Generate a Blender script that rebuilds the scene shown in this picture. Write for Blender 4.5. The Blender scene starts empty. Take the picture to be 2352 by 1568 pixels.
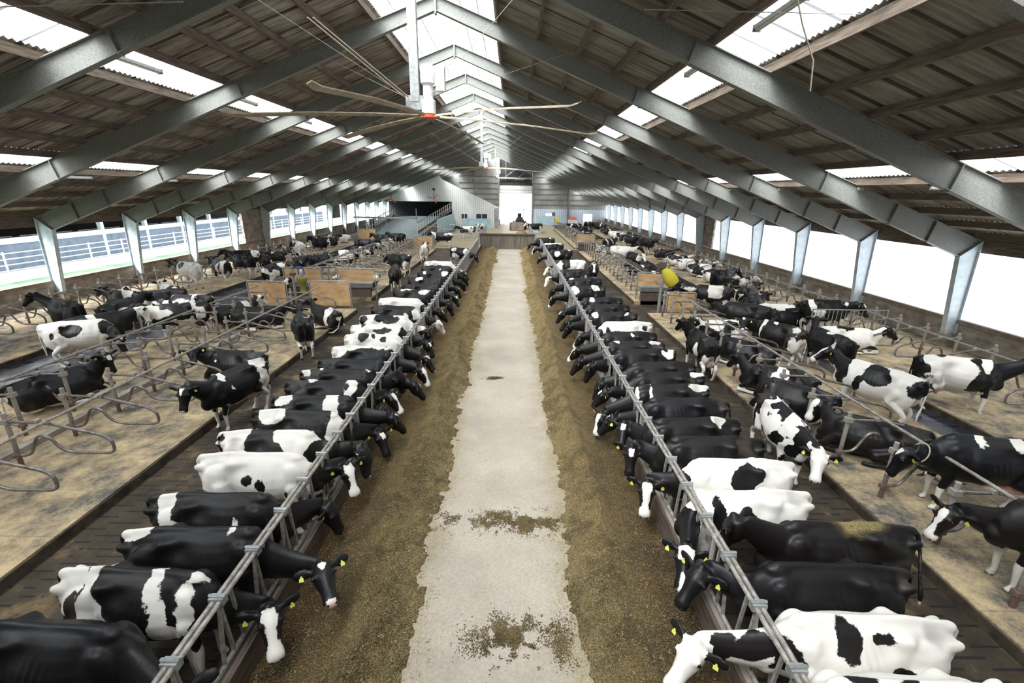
import bpy, bmesh, math, random
import numpy as np
from mathutils import Vector, Matrix
PI = math.pi
R = math.radians
random.seed(7)

# ------------------------------------------------------------------ camera
CAM_H = 5.7
FPX, PITCH, ROLL, YAW = 1045.0, 0.317946, 0.01563187, 0.00541257
sc = bpy.context.scene
col = sc.collection
cam_d = bpy.data.cameras.new('camera'); cam = bpy.data.objects.new('camera', cam_d); col.objects.link(cam)
cam_d.lens = FPX / 2352 * 36; cam_d.sensor_width = 36; cam_d.clip_end = 600; cam_d.clip_start = .05
_cy, _sy = math.cos(YAW), math.sin(YAW)
_cp, _sp = math.cos(PITCH), math.sin(PITCH)
_f = Vector((_sy * _cp, _cy * _cp, -_sp)); _r = Vector((_cy, -_sy, 0)); _u = _r.cross(_f)
_cr, _sr = math.cos(ROLL), math.sin(ROLL)
_R = _r * _cr + _u * _sr          # image right
_U = _u * _cr - _r * _sr          # image up
cam.matrix_world = Matrix(((_R.x, _U.x, -_f.x, 0), (_R.y, _U.y, -_f.y, 0), (_R.z, _U.z, -_f.z, CAM_H), (0, 0, 0, 1)))
sc.camera = cam

def at(px, py, z=None, X=None, Y=None):
    """point of the barn seen at a pixel of the survey photograph, on a known plane"""
    dx, dy = px - 1176.0, py - 784.0
    d = _f + _R * (dx / FPX) - _U * (dy / FPX)
    if z is not None: t = (z - CAM_H) / d.z
    elif X is not None: t = X / d.x
    else: t = Y / d.y
    return Vector((d.x * t, d.y * t, CAM_H + d.z * t))
def ray(px, py):
    return (_f + _R * ((px - 1176.0) / FPX) - _U * ((py - 784.0) / FPX)).normalized()

# ------------------------------------------------------------------ world, exposure
w = bpy.data.worlds.new('daylight'); sc.world = w; w.use_nodes = True
wn, wl = w.node_tree.nodes, w.node_tree.links
wn.clear()
wo = wn.new('ShaderNodeOutputWorld'); wb = wn.new('ShaderNodeBackground')
tc = wn.new('ShaderNodeTexCoord'); sep = wn.new('ShaderNodeSeparateXYZ'); wl.new(tc.outputs['Generated'], sep.inputs[0])
def wm(op, a, b=None):
    m = wn.new('ShaderNodeMath'); m.operation = op
    for i, v in enumerate((a, b)):
        if v is None: continue
        if isinstance(v, (int, float)): m.inputs[i].default_value = v
        else: wl.new(v, m.inputs[i])
    return m.outputs[0]
up = wm('MAXIMUM', sep.outputs['Z'], 0.0)
dotn = wn.new('ShaderNodeVectorMath'); dotn.operation = 'DOT_PRODUCT'; wl.new(tc.outputs['Generated'], dotn.inputs[0])
_sd = Vector((-.36, -.48, .80)).normalized(); dotn.inputs[1].default_value = _sd
lobe = wm('POWER', wm('MAXIMUM', dotn.outputs['Value'], 0.0), 16.0)
wl.new(wm('ADD', wm('ADD', 1.9, wm('MULTIPLY', wm('POWER', up, 1.6), 5.0)), wm('MULTIPLY', lobe, 80.0)), wb.inputs[1])
wb.inputs[0].default_value = (.93, .965, 1.0, 1)
wl.new(wb.outputs[0], wo.inputs[0])
w.cycles.sampling_method = 'MANUAL'; w.cycles.sample_map_resolution = 64
sc.view_settings.view_transform = 'Standard'; sc.view_settings.look = 'None'
sc.view_settings.gamma = 1; sc.view_settings.use_curve_mapping = False
sc.view_settings.exposure = -0.28
sc.cycles.max_bounces = 7; sc.cycles.diffuse_bounces = 5; sc.cycles.glossy_bounces = 3
sc.cycles.transmission_bounces = 4; sc.cycles.transparent_max_bounces = 6
sc.cycles.use_denoising = True

# ------------------------------------------------------------------ barn measures
XR = -2.49                      # ridge
Y0 = 16.946                     # frame that stands second on the right
FY = [Y0 + 5 * k for k in range(-3, 14)]
FY[2 - 1] = 6.3
YA, YB = -4.0, 86.6             # barn ends
def roofz(r, top=11.75): return top - .37 * abs(r)

def portal(name, cx, cy, cz, sx, sy, rot):
    l = bpy.data.lights.new(name, 'AREA'); l.shape = 'RECTANGLE'; l.size = sx; l.size_y = sy
    l.cycles.is_portal = True
    o = bpy.data.objects.new(name, l); o.location = (cx, cy, cz); o.rotation_euler = rot; col.objects.link(o)
YL = YB - YA; YM = (YA + YB) / 2
sl = math.atan(.37)
portal('daylight_portal', XR, YM, 11.45, 3.9, YL, (0, 0, 0))
for s in (-1, 1):
    for r in (7.72, 13.97):
        portal('daylight_portal', XR + s * r, YM, roofz(r) + .1, 1.5, YL, (0, s * sl, 0))
portal('daylight_portal', 17.9, YM, 2.5, 2.9, YL, (0, R(90), 0))
portal('daylight_portal', -22.9, YM, 2.5, 2.9, YL, (0, R(-90), 0))

# ------------------------------------------------------------------ materials
MATS = {}
def new_mat(name):
    m = bpy.data.materials.new(name); m.use_nodes = True; nt = m.node_tree; nt.nodes.clear()
    out = nt.nodes.new('ShaderNodeOutputMaterial'); b = nt.nodes.new('ShaderNodeBsdfPrincipled')
    nt.links.new(b.outputs[0], out.inputs[0]); MATS[name] = m
    return m, nt, b, out
def N(nt, t, **kw):
    n = nt.nodes.new(t)
    for k, v in kw.items(): setattr(n, k, v)
    return n
def noise(nt, scale, detail=3, rough=.55, vec=None, coord='Object', stretch=None, dist=0):
    n = N(nt, 'ShaderNodeTexNoise'); n.inputs['Scale'].default_value = scale
    n.inputs['Detail'].default_value = detail; n.inputs['Roughness'].default_value = rough
    n.inputs['Distortion'].default_value = dist
    if vec is None:
        t = N(nt, 'ShaderNodeTexCoord'); vec = t.outputs[coord]
    if stretch:
        mp = N(nt, 'ShaderNodeMapping'); mp.inputs['Scale'].default_value = stretch
        nt.links.new(vec, mp.inputs[0]); vec = mp.outputs[0]
    nt.links.new(vec, n.inputs['Vector'])
    return n
def ramp(nt, fac, stops, interp='LINEAR'):
    r = N(nt, 'ShaderNodeValToRGB'); r.color_ramp.interpolation = interp
    e = r.color_ramp.elements
    while len(e) > 1: e.remove(e[-1])
    e[0].position = stops[0][0]; e[0].color = (*stops[0][1], 1)
    for p, c in stops[1:]:
        x = e.new(p); x.color = (*c, 1)
    nt.links.new(fac, r.inputs[0]); return r
def mix(nt, fac, a, b, mode='MIX'):
    m = N(nt, 'ShaderNodeMix', data_type='RGBA', blend_type=mode)
    for i, v in ((0, fac), (6, a), (7, b)):
        if hasattr(v, 'is_linked') or hasattr(v, 'links'): nt.links.new(v, m.inputs[i])
        elif i == 0: m.inputs[0].default_value = v
        else: m.inputs[i].default_value = (*v, 1)
    return m.outputs[2]
def mth(nt, op, a, b=None, c=None):
    m = N(nt, 'ShaderNodeMath', operation=op)
    for i, v in enumerate((a, b, c)):
        if v is None: continue
        if isinstance(v, (int, float)): m.inputs[i].default_value = v
        else: nt.links.new(v, m.inputs[i])
    return m.outputs[0]
def bump(nt, b, h, strength=.4, dist=.02):
    n = N(nt, 'ShaderNodeBump'); n.inputs['Strength'].default_value = strength; n.inputs['Distance'].default_value = dist
    nt.links.new(h, n.inputs['Height']); nt.links.new(n.outputs[0], b.inputs['Normal'])
def simple(name, c1, c2, scale=6, rough=.6, metal=0, stretch=None, bmp=.15, detail=4, lo=.35, hi=.65):
    m, nt, b, o = new_mat(name)
    n = noise(nt, scale, detail, stretch=stretch)
    r = ramp(nt, n.outputs[0], [(lo, c1), (hi, c2)])
    nt.links.new(r.outputs[0], b.inputs['Base Color'])
    b.inputs['Roughness'].default_value = rough; b.inputs['Metallic'].default_value = metal
    if bmp: bump(nt, b, n.outputs[0], bmp, .01)
    return m
simple('galvanised', (.30, .31, .31), (.46, .47, .47), 9, .42, .55)
simple('rail_grey', (.22, .20, .18), (.42, .39, .35), 14, .55, .35)
simple('frame_steel', (.13, .13, .115), (.27, .27, .245), 34, .5, .12, detail=8, bmp=.03, lo=.25, hi=.75)
simple('painted_post', (.48, .55, .60), (.62, .69, .73), 5, .5, .1)
simple('purlin_wood', (.085, .062, .045), (.20, .15, .11), 3, .8, 0, (8, .6, 8), bmp=.2)
simple('concrete_wall', (.17, .145, .12), (.36, .32, .27), 1.6, .85, 0, (1, 1, 2.2), detail=7)
simple('sill_wood', (.16, .12, .09), (.27, .21, .16), 3, .8)
simple('wall_panel', (.40, .40, .38), (.58, .58, .55), .8, .6, .0, (6, 1, .5))
simple('plywood', (.42, .25, .11), (.62, .41, .22), 1.5, .55, 0, (1, 1, 3))
simple('kerb_board', (.055, .040, .030), (.14, .10, .075), 4, .7, stretch=(6, .5, 6))
simple('dirty_kerb', (.02, .014, .009), (.085, .062, .04), 3, .8, detail=6)
simple('rubber', (.03, .032, .035), (.06, .06, .062), 10, .6)
simple('stainless', (.55, .58, .62), (.72, .74, .77), 4, .3, .7)
simple('white_paint', (.66, .66, .64), (.80, .80, .78), 5, .4)
simple('fan_blade', (.30, .24, .16), (.44, .37, .27), 4, .55)
simple('dark_room', (.012, .012, .013), (.03, .03, .032), 3, .7)  # near-black: shade of unlit interiors and recesses put into the colour
simple('yellow_tag', (.55, .58, .08), (.68, .70, .14), 8, .45, bmp=0)
simple('yellow_bristle', (.42, .34, .01), (.66, .55, .04), 40, .8, 0, bmp=.6)
simple('green_bristle', (.13, .13, .015), (.27, .25, .05), 50, .8, 0, bmp=.6)
simple('orange_paint', (.50, .07, .03), (.66, .12, .06), 6, .5)
simple('blue_paint', (.02, .04, .22), (.04, .08, .32), 6, .45)
simple('grass', (.04, .085, .045), (.10, .14, .09), 1.0, .9)
simple('pale_yard', (.45, .47, .48), (.62, .64, .66), .5, .9)
simple('pale_cladding', (.50, .56, .62), (.62, .68, .72), .6, .6, 0, (5, 1, .5))
simple('eye', (.004, .003, .003), (.008, .006, .006), 3, .12, bmp=0)
simple('teal_board', (.30, .42, .46), (.42, .55, .60), 2, .5)
simple('yard_wall', (.10, .13, .17), (.15, .19, .24), 2, .8)
simple('lane_wall', (.085, .072, .055), (.17, .148, .118), 1.6, .7, 0, (5, 1, .4))
simple('ramp_grey', (.11, .14, .14), (.19, .23, .22), 3, .6)
simple('rope', (.35, .30, .22), (.5, .44, .33), 30, .8)
simple('black_metal', (.015, .015, .016), (.03, .03, .03), 5, .5)
simple('tyre', (.012, .012, .012), (.03, .03, .03), 9, .85)

# rusty pipe: rust climbs from the foot of each post
m, nt, b, o = new_mat('stall_pipe')
t = N(nt, 'ShaderNodeTexCoord'); s = N(nt, 'ShaderNodeSeparateXYZ'); nt.links.new(t.outputs['Object'], s.inputs[0])
n = noise(nt, 11, 5)
hgt = mth(nt, 'MULTIPLY_ADD', n.outputs[0], .9, s.outputs['Z'])
rr = ramp(nt, mth(nt, 'MULTIPLY', hgt, .8), [(.28, (.10, .045, .035)), (.55, (.16, .10, .08)), (.75, (.30, .265, .235)), (1, (.42, .39, .35))])
n2 = noise(nt, 30, 3)
nt.links.new(mix(nt, mth(nt, 'MULTIPLY', n2.outputs[0], .5), rr.outputs[0], (.22, .17, .14)), b.inputs['Base Color'])
b.inputs['Roughness'].default_value = .5; b.inputs['Metallic'].default_value = .25
m, nt, b, o = new_mat('loop_pipe')
n = noise(nt, 8, 5)
r_ = ramp(nt, n.outputs[0], [(.35, (.10, .09, .085)), (.6, (.24, .21, .19)), (.75, (.26, .15, .11))])
nt.links.new(r_.outputs[0], b.inputs['Base Color']); b.inputs['Roughness'].default_value = .42; b.inputs['Metallic'].default_value = .4

# roof sheets
m, nt, b, o = new_mat('roof_sheet')
t = N(nt, 'ShaderNodeTexCoord'); s = N(nt, 'ShaderNodeSeparateXYZ'); nt.links.new(t.outputs['Object'], s.inputs[0])
n = noise(nt, 1, 6, .65, stretch=(.55, 7, .55)); n2 = noise(nt, .45, 3)
base = ramp(nt, n.outputs[0], [(.32, (.065, .05, .038)), (.45, (.26, .22, .175)), (.60, (.46, .43, .365))])
lap = mth(nt, 'FRACT', mth(nt, 'MULTIPLY', s.outputs['Y'], 1 / 1.05))
lapm = mth(nt, 'LESS_THAN', lap, .09)
lapw = mth(nt, 'MULTIPLY', lapm, .8)
c = base.outputs[0]
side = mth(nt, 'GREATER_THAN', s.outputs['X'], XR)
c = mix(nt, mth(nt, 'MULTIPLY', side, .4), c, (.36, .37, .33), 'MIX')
c = mix(nt, lapw, c, (.03, .026, .02))
c = mix(nt, .55, c, ramp(nt, n2.outputs[0], [(.35, (.55, .45, .38)), (.65, (1, 1, 1))]).outputs[0], 'MULTIPLY')
nt.links.new(c, b.inputs['Base Color']); b.inputs['Roughness'].default_value = .85
# skylight sheets: thin translucent plastic
m = bpy.data.materials.new('skylight_sheet'); m.use_nodes = True; nt = m.node_tree; nt.nodes.clear(); MATS['skylight_sheet'] = m
out = N(nt, 'ShaderNodeOutputMaterial'); mx = N(nt, 'ShaderNodeMixShader'); tr = N(nt, 'ShaderNodeBsdfTransparent'); tl = N(nt, 'ShaderNodeBsdfTranslucent')
n = noise(nt, 1, 5, .6, stretch=(.8, 9, .8)); rr = ramp(nt, n.outputs[0], [(.36, (.45, .45, .42)), (.48, (.93, .95, .95))])
t = N(nt, 'ShaderNodeTexCoord'); sx = N(nt, 'ShaderNodeSeparateXYZ'); nt.links.new(t.outputs['Object'], sx.inputs[0])
lp_ = mth(nt, 'LESS_THAN', mth(nt, 'FRACT', mth(nt, 'MULTIPLY', sx.outputs['Y'], 1 / 1.05)), .035)
cc = mix(nt, mth(nt, 'MULTIPLY', lp_, .8), rr.outputs[0], (.08, .08, .09))
nt.links.new(cc, tr.inputs[0]); nt.links.new(cc, tl.inputs[0])
mx.inputs[0].default_value = .22
nt.links.new(tr.outputs[0], mx.inputs[1]); nt.links.new(tl.outputs[0], mx.inputs[2]); nt.links.new(mx.outputs[0], out.inputs[0])

# lane concrete
m, nt, b, o = new_mat('lane_concrete')
n = noise(nt, .55, 6, .6); n2 = noise(nt, 28, 4, .7); n3 = noise(nt, 2.2, 3)
c = ramp(nt, n.outputs[0], [(.3, (.30, .265, .215)), (.7, (.43, .38, .315))]).outputs[0]
c = mix(nt, .5, c, ramp(nt, n2.outputs[0], [(.35, (.62, .58, .5)), (.6, (1, 1, 1))]).outputs[0], 'MULTIPLY')
nv = noise(nt, 95, 4, .75); ns = noise(nt, 1.3, 6, .7)
t = N(nt, 'ShaderNodeTexCoord'); sx = N(nt, 'ShaderNodeSeparateXYZ'); nt.links.new(t.outputs['Object'], sx.inputs[0])
ed = mth(nt, 'ABSOLUTE', mth(nt, 'ADD', sx.outputs['X'], .19))
ed = mth(nt, 'MULTIPLY', mth(nt, 'MAXIMUM', mth(nt, 'SUBTRACT', ed, .45), 0), .26)
sp = mth(nt, 'GREATER_THAN', mth(nt, 'ADD', mth(nt, 'ADD', nv.outputs[0], mth(nt, 'MULTIPLY', ns.outputs[0], .42)), ed), .87)
c = mix(nt, mth(nt, 'MULTIPLY', sp, .75), c, mix(nt, nv.outputs[0], (.10, .075, .03), (.30, .24, .12)))
nt.links.new(c, b.inputs['Base Color']); b.inputs['Roughness'].default_value = .75
bump(nt, b, n2.outputs[0], .15, .01)
# silage
m, nt, b, o = new_mat('silage')
n = noise(nt, 55, 6, .8); n2 = noise(nt, 2.0, 6, .65); n3 = noise(nt, 9, 4)
fine = ramp(nt, n.outputs[0], [(.34, (.024, .017, .006)), (.46, (.14, .098, .038)), (.56, (.34, .26, .12)), (.68, (.64, .56, .36))]).outputs[0]
big = ramp(nt, n2.outputs[0], [(.40, (.50, .48, .37)), (.56, (1.0, .97, .90))]).outputs[0]
c = mix(nt, 1.0, fine, big, 'MULTIPLY')
t = N(nt, 'ShaderNodeTexCoord'); sx = N(nt, 'ShaderNodeSeparateXYZ'); nt.links.new(t.outputs['Object'], sx.inputs[0])
dl = mth(nt, 'ABSOLUTE', mth(nt, 'ADD', sx.outputs['X'], .19)); dl = mth(nt, 'ADD', dl, mth(nt, 'MULTIPLY', mth(nt, 'SUBTRACT', n2.outputs[0], .5), 1.6))
tone = ramp(nt, mth(nt, 'MULTIPLY', dl, 1 / 3), [(.42, (1.08, 1.06, 1.04)), (.66, (.88, .82, .68)), (.85, (.52, .41, .26))]).outputs[0]
c = mix(nt, 1.0, c, tone, 'MULTIPLY')
nt.links.new(c, b.inputs['Base Color']); b.inputs['Roughness'].default_value = .95
bump(nt, b, mth(nt, 'ADD', n.outputs[0], n3.outputs[0]), .9, .05)
simple('silage_strand', (.16, .12, .045), (.50, .42, .24), 9, .9, bmp=0)
# slatted floor: pattern of slots across the alley
def slat_mat(name, wet, c1, c2, c3, ly=.155, lx=.95):
    m, nt, b, o = new_mat(name)
    t = N(nt, 'ShaderNodeTexCoord'); s = N(nt, 'ShaderNodeSeparateXYZ'); nt.links.new(t.outputs['Object'], s.inputs[0])
    fy = mth(nt, 'FRACT', mth(nt, 'MULTIPLY', s.outputs['Y'], 1 / ly))
    row = mth(nt, 'FLOOR', mth(nt, 'MULTIPLY', s.outputs['Y'], 1 / (ly * 1)))
    off = mth(nt, 'MULTIPLY', mth(nt, 'FRACT', mth(nt, 'MULTIPLY', row, .5)), .9)
    fx = mth(nt, 'FRACT', mth(nt, 'ADD', mth(nt, 'MULTIPLY', s.outputs['X'], 1 / lx), off))
    n = noise(nt, 1.3, 6, .65); n2 = noise(nt, 25, 4)
    slot = mth(nt, 'MULTIPLY', mth(nt, 'LESS_THAN', fy, .24), mth(nt, 'LESS_THAN', fx, .62))
    cover = mth(nt, 'GREATER_THAN', n.outputs[0], .56)
    slot = mth(nt, 'MULTIPLY', slot, mth(nt, 'SUBTRACT', 1, cover))
    c = ramp(nt, n.outputs[0], [(.35, c1), (.55, c2), (.68, c3)]).outputs[0]
    c = mix(nt, .5, c, ramp(nt, n2.outputs[0], [(.3, (.5, .5, .5)), (.6, (1, 1, 1))]).outputs[0], 'MULTIPLY')
    c = mix(nt, mth(nt, 'MULTIPLY', slot, .9), c, (.004, .003, .003))
    nt.links.new(c, b.inputs['Base Color'])
    if wet:
        b.inputs['Specular IOR Level'].default_value = .5
        rr = ramp(nt, n.outputs[0], [(.42, (.17, .17, .17)), (.6, (.5, .5, .5))]); nt.links.new(rr.outputs[0], b.inputs['Roughness'])
    else: b.inputs['Roughness'].default_value = .75
    bump(nt, b, mth(nt, 'SUBTRACT', mth(nt, 'MULTIPLY', n2.outputs[0], .3), slot), .5, .02)
slat_mat('slats_dry', False, (.018, .012, .006), (.050, .034, .017), (.18, .125, .055))
slat_mat('slats_wet', True, (.020, .023, .034), (.04, .042, .055), (.08, .07, .055), ly=.26, lx=3.2)
# bedding: rubber mats with a scatter of sawdust
m, nt, b, o = new_mat('bedding')
t = N(nt, 'ShaderNodeTexCoord'); s = N(nt, 'ShaderNodeSeparateXYZ'); nt.links.new(t.outputs['Object'], s.inputs[0])
n = noise(nt, 1.9, 9, .80); n2 = noise(nt, 60, 6, .85); n3 = noise(nt, .35, 2)
fac = mth(nt, 'ADD', n.outputs[0], mth(nt, 'MULTIPLY', mth(nt, 'SUBTRACT', n3.outputs[0], .5), .4))
c = ramp(nt, fac, [(.35, (.06, .062, .065)), (.42, (.15, .135, .11)), (.49, (.31, .245, .16)), (.64, (.56, .435, .26))]).outputs[0]
c = mix(nt, .75, c, ramp(nt, n2.outputs[0], [(.3, (.5, .46, .4)), (.62, (1.12, 1.1, 1.05))]).outputs[0], 'MULTIPLY')
joint = mth(nt, 'LESS_THAN', mth(nt, 'FRACT', mth(nt, 'MULTIPLY', s.outputs['Y'], 1 / 1.22)), .018)
c = mix(nt, mth(nt, 'MULTIPLY', joint, .35), c, (.03, .03, .03))
nt.links.new(c, b.inputs['Base Color']); b.inputs['Roughness'].default_value = .8
bump(nt, b, n2.outputs[0], .35, .02)
# profiled cladding of the gable
def clad(name, c1, c2, rough=.5, metal=0, pitch=.25):
    m, nt, b, o = new_mat(name)
    t = N(nt, 'ShaderNodeTexCoord'); s = N(nt, 'ShaderNodeSeparateXYZ'); nt.links.new(t.outputs['Object'], s.inputs[0])
    f = mth(nt, 'FRACT', mth(nt, 'MULTIPLY', s.outputs['X'], 1 / pitch))
    g = mth(nt, 'LESS_THAN', f, .3)
    n = noise(nt, .5, 4)
    c = ramp(nt, n.outputs[0], [(.35, c1), (.65, c2)]).outputs[0]
    c = mix(nt, mth(nt, 'MULTIPLY', g, .35), c, (.15, .15, .15))
    nt.links.new(c, b.inputs['Base Color']); b.inputs['Roughness'].default_value = rough; b.inputs['Metallic'].default_value = metal
    bump(nt, b, f, .5, .05)
clad('clad_grey', (.26, .25, .23), (.42, .41, .38), .45, .3)
clad('clad_pale', (.60, .60, .56), (.74, .74, .70), .55, 0, .3)
clad('clad_blue', (.46, .53, .60), (.58, .65, .72), .5, 0, .35)

# cow coat: patches come from the 'coat' attribute of each animal
m, nt, b, o = new_mat('cow_coat')
at_ = N(nt, 'ShaderNodeAttribute', attribute_name='coat'); sk = N(nt, 'ShaderNodeAttribute', attribute_name='skin')
hf = N(nt, 'ShaderNodeAttribute', attribute_name='hoof'); stw = N(nt, 'ShaderNodeAttribute', attribute_name='chaff')
n = noise(nt, 22, 4, .7); n2 = noise(nt, 3, 4); n4 = noise(nt, 170, 3, .7)
e = mth(nt, 'ADD', at_.outputs['Fac'], mth(nt, 'MULTIPLY', mth(nt, 'SUBTRACT', n.outputs[0], .5), .07))
e = mth(nt, 'MULTIPLY_ADD', e, 90, .5)
e = N(nt, 'ShaderNodeClamp').outputs[0] if False else e
cl = N(nt, 'ShaderNodeClamp'); nt.links.new(e, cl.inputs[0])
oi = N(nt, 'ShaderNodeObjectInfo')
black = mix(nt, oi.outputs['Random'], (.0035, .0035, .0048), (.0085, .0065, .0058))
white = mix(nt, n2.outputs[0], (.80, .77, .72), (.66, .61, .55))
c = mix(nt, cl.outputs[0], black, white)
c = mix(nt, sk.outputs['Fac'], c, (.62, .36, .30))
c = mix(nt, hf.outputs['Fac'], c, (.10, .075, .055))
ch = mth(nt, 'MULTIPLY', stw.outputs['Fac'], mth(nt, 'GREATER_THAN', mth(nt, 'ADD', n4.outputs[0], mth(nt, 'MULTIPLY', stw.outputs['Fac'], .12)), .60))
c = mix(nt, ch, c, (.34, .265, .11))
nt.links.new(c, b.inputs['Base Color']); b.inputs['Roughness'].default_value = .46
b.inputs['Specular IOR Level'].default_value = .32
bump(nt, b, mth(nt, 'ADD', n.outputs[0], n2.outputs[0]), .12, .02)

# ------------------------------------------------------------------ mesh helpers
class MB:
    def __init__(s): s.v = []; s.f = []
    def add(s, vs, fs):
        k = len(s.v); s.v += [tuple(v) for v in vs]; s.f += [tuple(i + k for i in f) for f in fs]
    def box(s, x0, x1, y0, y1, z0, z1):
        s.add([(x0, y0, z0), (x1, y0, z0), (x1, y1, z0), (x0, y1, z0), (x0, y0, z1), (x1, y0, z1), (x1, y1, z1), (x0, y1, z1)],
              [(0, 3, 2, 1), (4, 5, 6, 7), (0, 1, 5, 4), (1, 2, 6, 5), (2, 3, 7, 6), (3, 0, 4, 7)]); return s
    def cbox(s, c, d):
        return s.box(c[0] - d[0] / 2, c[0] + d[0] / 2, c[1] - d[1] / 2, c[1] + d[1] / 2, c[2] - d[2] / 2, c[2] + d[2] / 2)
    def beam(s, a, b, w, h, up=(0, 0, 1)):
        a, b = Vector(a), Vector(b); t = (b - a).normalized(); u = Vector(up)
        sd = t.cross(u)
        if sd.length < 1e-4: sd = t.cross(Vector((0, 1, 0)))
        sd.normalize(); u = sd.cross(t).normalized()
        vs = []
        for p in (a, b):
            for i, j in ((-1, -1), (1, -1), (1, 1), (-1, 1)): vs.append(p + sd * (w / 2 * i) + u * (h / 2 * j))
        s.add(vs, [(3, 2, 1, 0), (4, 5, 6, 7), (0, 1, 5, 4), (1, 2, 6, 5), (2, 3, 7, 6), (3, 0, 4, 7)]); return s
    def tube(s, pts, r, n=8, cap=True):
        pts = [Vector(p) for p in pts]; rs = r if isinstance(r, (list, tuple)) else [r] * len(pts)
        prev = None; k = len(s.v)
        for i, p in enumerate(pts):
            t = (pts[min(i + 1, len(pts) - 1)] - pts[max(i - 1, 0)]).normalized()
            if prev is None:
                prev = t.orthogonal().normalized()
            a = (prev - t * prev.dot(t)).normalized(); prev = a; bb = t.cross(a)
            for j in range(n):
                th = 2 * PI * j / n; s.v.append(tuple(p + (a * math.cos(th) + bb * math.sin(th)) * rs[i]))
        for i in range(len(pts) - 1):
            for j in range(n):
                q = k + i * n; s.f.append((q + j, q + (j + 1) % n, q + n + (j + 1) % n, q + n + j))
        if cap:
            s.f.append(tuple(k + j for j in range(n))[::-1]); q = k + (len(pts) - 1) * n; s.f.append(tuple(q + j for j in range(n)))
        return s
    def prism(s, poly, y0, y1):          # polygon in x,z extruded along y
        n = len(poly); vs = [(x, y0, z) for x, z in poly] + [(x, y1, z) for x, z in poly]
        s.add(vs, [tuple(range(n)), tuple(range(n, 2 * n))[::-1]] + [(i, i + n, (i + 1) % n + n, (i + 1) % n) for i in range(n)]); return s
    def lathe(s, prof, c, axis='z', n=16):
        k = len(s.v)
        for r, h in prof:
            for j in range(n):
                a = 2 * PI * j / n; p = (r * math.cos(a), r * math.sin(a), h)
                if axis == 'y': p = (p[0], p[2], p[1])
                if axis == 'x': p = (p[2], p[0], p[1])
                s.v.append((c[0] + p[0], c[1] + p[1], c[2] + p[2]))
        for i in range(len(prof) - 1):
            for j in range(n): q = k + i * n; s.f.append((q + j, q + (j + 1) % n, q + n + (j + 1) % n, q + n + j))
        s.f.append(tuple(k + j for j in range(n))[::-1]); q = k + (len(prof) - 1) * n; s.f.append(tuple(q + j for j in range(n)))
        return s
    def build(s, name, mat, parent=None, smooth=False):
        me = bpy.data.meshes.new(name); me.from_pydata(s.v, [], s.f); me.update()
        bm = bmesh.new(); bm.from_mesh(me); bmesh.ops.recalc_face_normals(bm, faces=bm.faces); bm.to_mesh(me); bm.free()
        if smooth:
            me.polygons.foreach_set('use_smooth', [True] * len(me.polygons))
            if hasattr(me, 'set_sharp_from_angle'): me.set_sharp_from_angle(angle=R(40))
        me.materials.append(MATS[mat] if isinstance(mat, str) else mat)
        o = bpy.data.objects.new(name, me); col.objects.link(o)
        if parent: o.parent = parent
        return o
def tag(o, label=None, cat=None, group=None, kind=None):
    if label: o['label'] = label
    if cat: o['category'] = cat
    if group: o['group'] = group
    if kind: o['kind'] = kind
    return o
def struct(mb, name, mat, smooth=False):
    return tag(mb.build(name, mat, None, smooth), kind='structure')
def empty(name, loc=(0, 0, 0), rz=0):
    o = bpy.data.objects.new(name, None); col.objects.link(o); o.location = loc; o.rotation_euler = (0, 0, rz); o.empty_display_size = .2
    return o
def kids(o): return [c for c in bpy.data.objects if c.parent == o]
def copy_tree(o, children):
    c = o.copy(); col.objects.link(c)
    for ch, gs in children:
        d = ch.copy(); col.objects.link(d); d.parent = c
        for g in gs:
            e = g.copy(); col.objects.link(e); e.parent = d
    return c
ORD = ['first', 'second', 'third', 'fourth', 'fifth', 'sixth', 'seventh', 'eighth', 'ninth', 'tenth', 'eleventh', 'twelfth', 'thirteenth',
       'fourteenth', 'fifteenth', 'sixteenth', 'seventeenth', 'eighteenth', 'nineteenth', 'twentieth']
def nth(k):
    k += 1
    if k <= 20: return ORD[k - 1]
    tens = {2: 'twenty', 3: 'thirty', 4: 'forty', 5: 'fifty', 6: 'sixty', 7: 'seventy'}[k // 10]
    return tens + ('-' + ORD[k % 10 - 1] if k % 10 else 'th').replace('y-th', 'ieth')
def rounded(pts, rad=.1, seg=4):
    P = [Vector(p) for p in pts]; out = [P[0]]
    for i in range(1, len(P) - 1):
        a, b, c = P[i - 1], P[i], P[i + 1]
        d1, d2 = (a - b), (c - b); r_ = min(rad, d1.length * .48, d2.length * .48)
        p, q = b + d1.normalized() * r_, b + d2.normalized() * r_
        for j in range(seg + 1):
            t_ = j / seg; out.append(p * (1 - t_) ** 2 + b * 2 * t_ * (1 - t_) + q * t_ * t_)
    out.append(P[-1]); return out

# numpy value noise
def _hash(ix, iy, iz, seed):
    h = (ix * 374761393 + iy * 668265263 + iz * 2147483647 + seed * 974634777) & 0xffffffff
    h = ((h ^ (h >> 13)) * 1274126177) & 0xffffffff
    return ((h ^ (h >> 16)) & 0xffff) / 65535.0
def vnoise(P, freq, seed=0):
    Q = np.asarray(P, float) * freq + 100.5; I = np.floor(Q).astype(np.int64); F = Q - I; F = F * F * (3 - 2 * F)
    o = 0
    for dx in (0, 1):
        for dy in (0, 1):
            for dz in (0, 1):
                wgt = (F[:, 0] if dx else 1 - F[:, 0]) * (F[:, 1] if dy else 1 - F[:, 1]) * (F[:, 2] if dz else 1 - F[:, 2])
                o = o + wgt * _hash(I[:, 0] + dx, I[:, 1] + dy, I[:, 2] + dz, seed)
    return o
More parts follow.
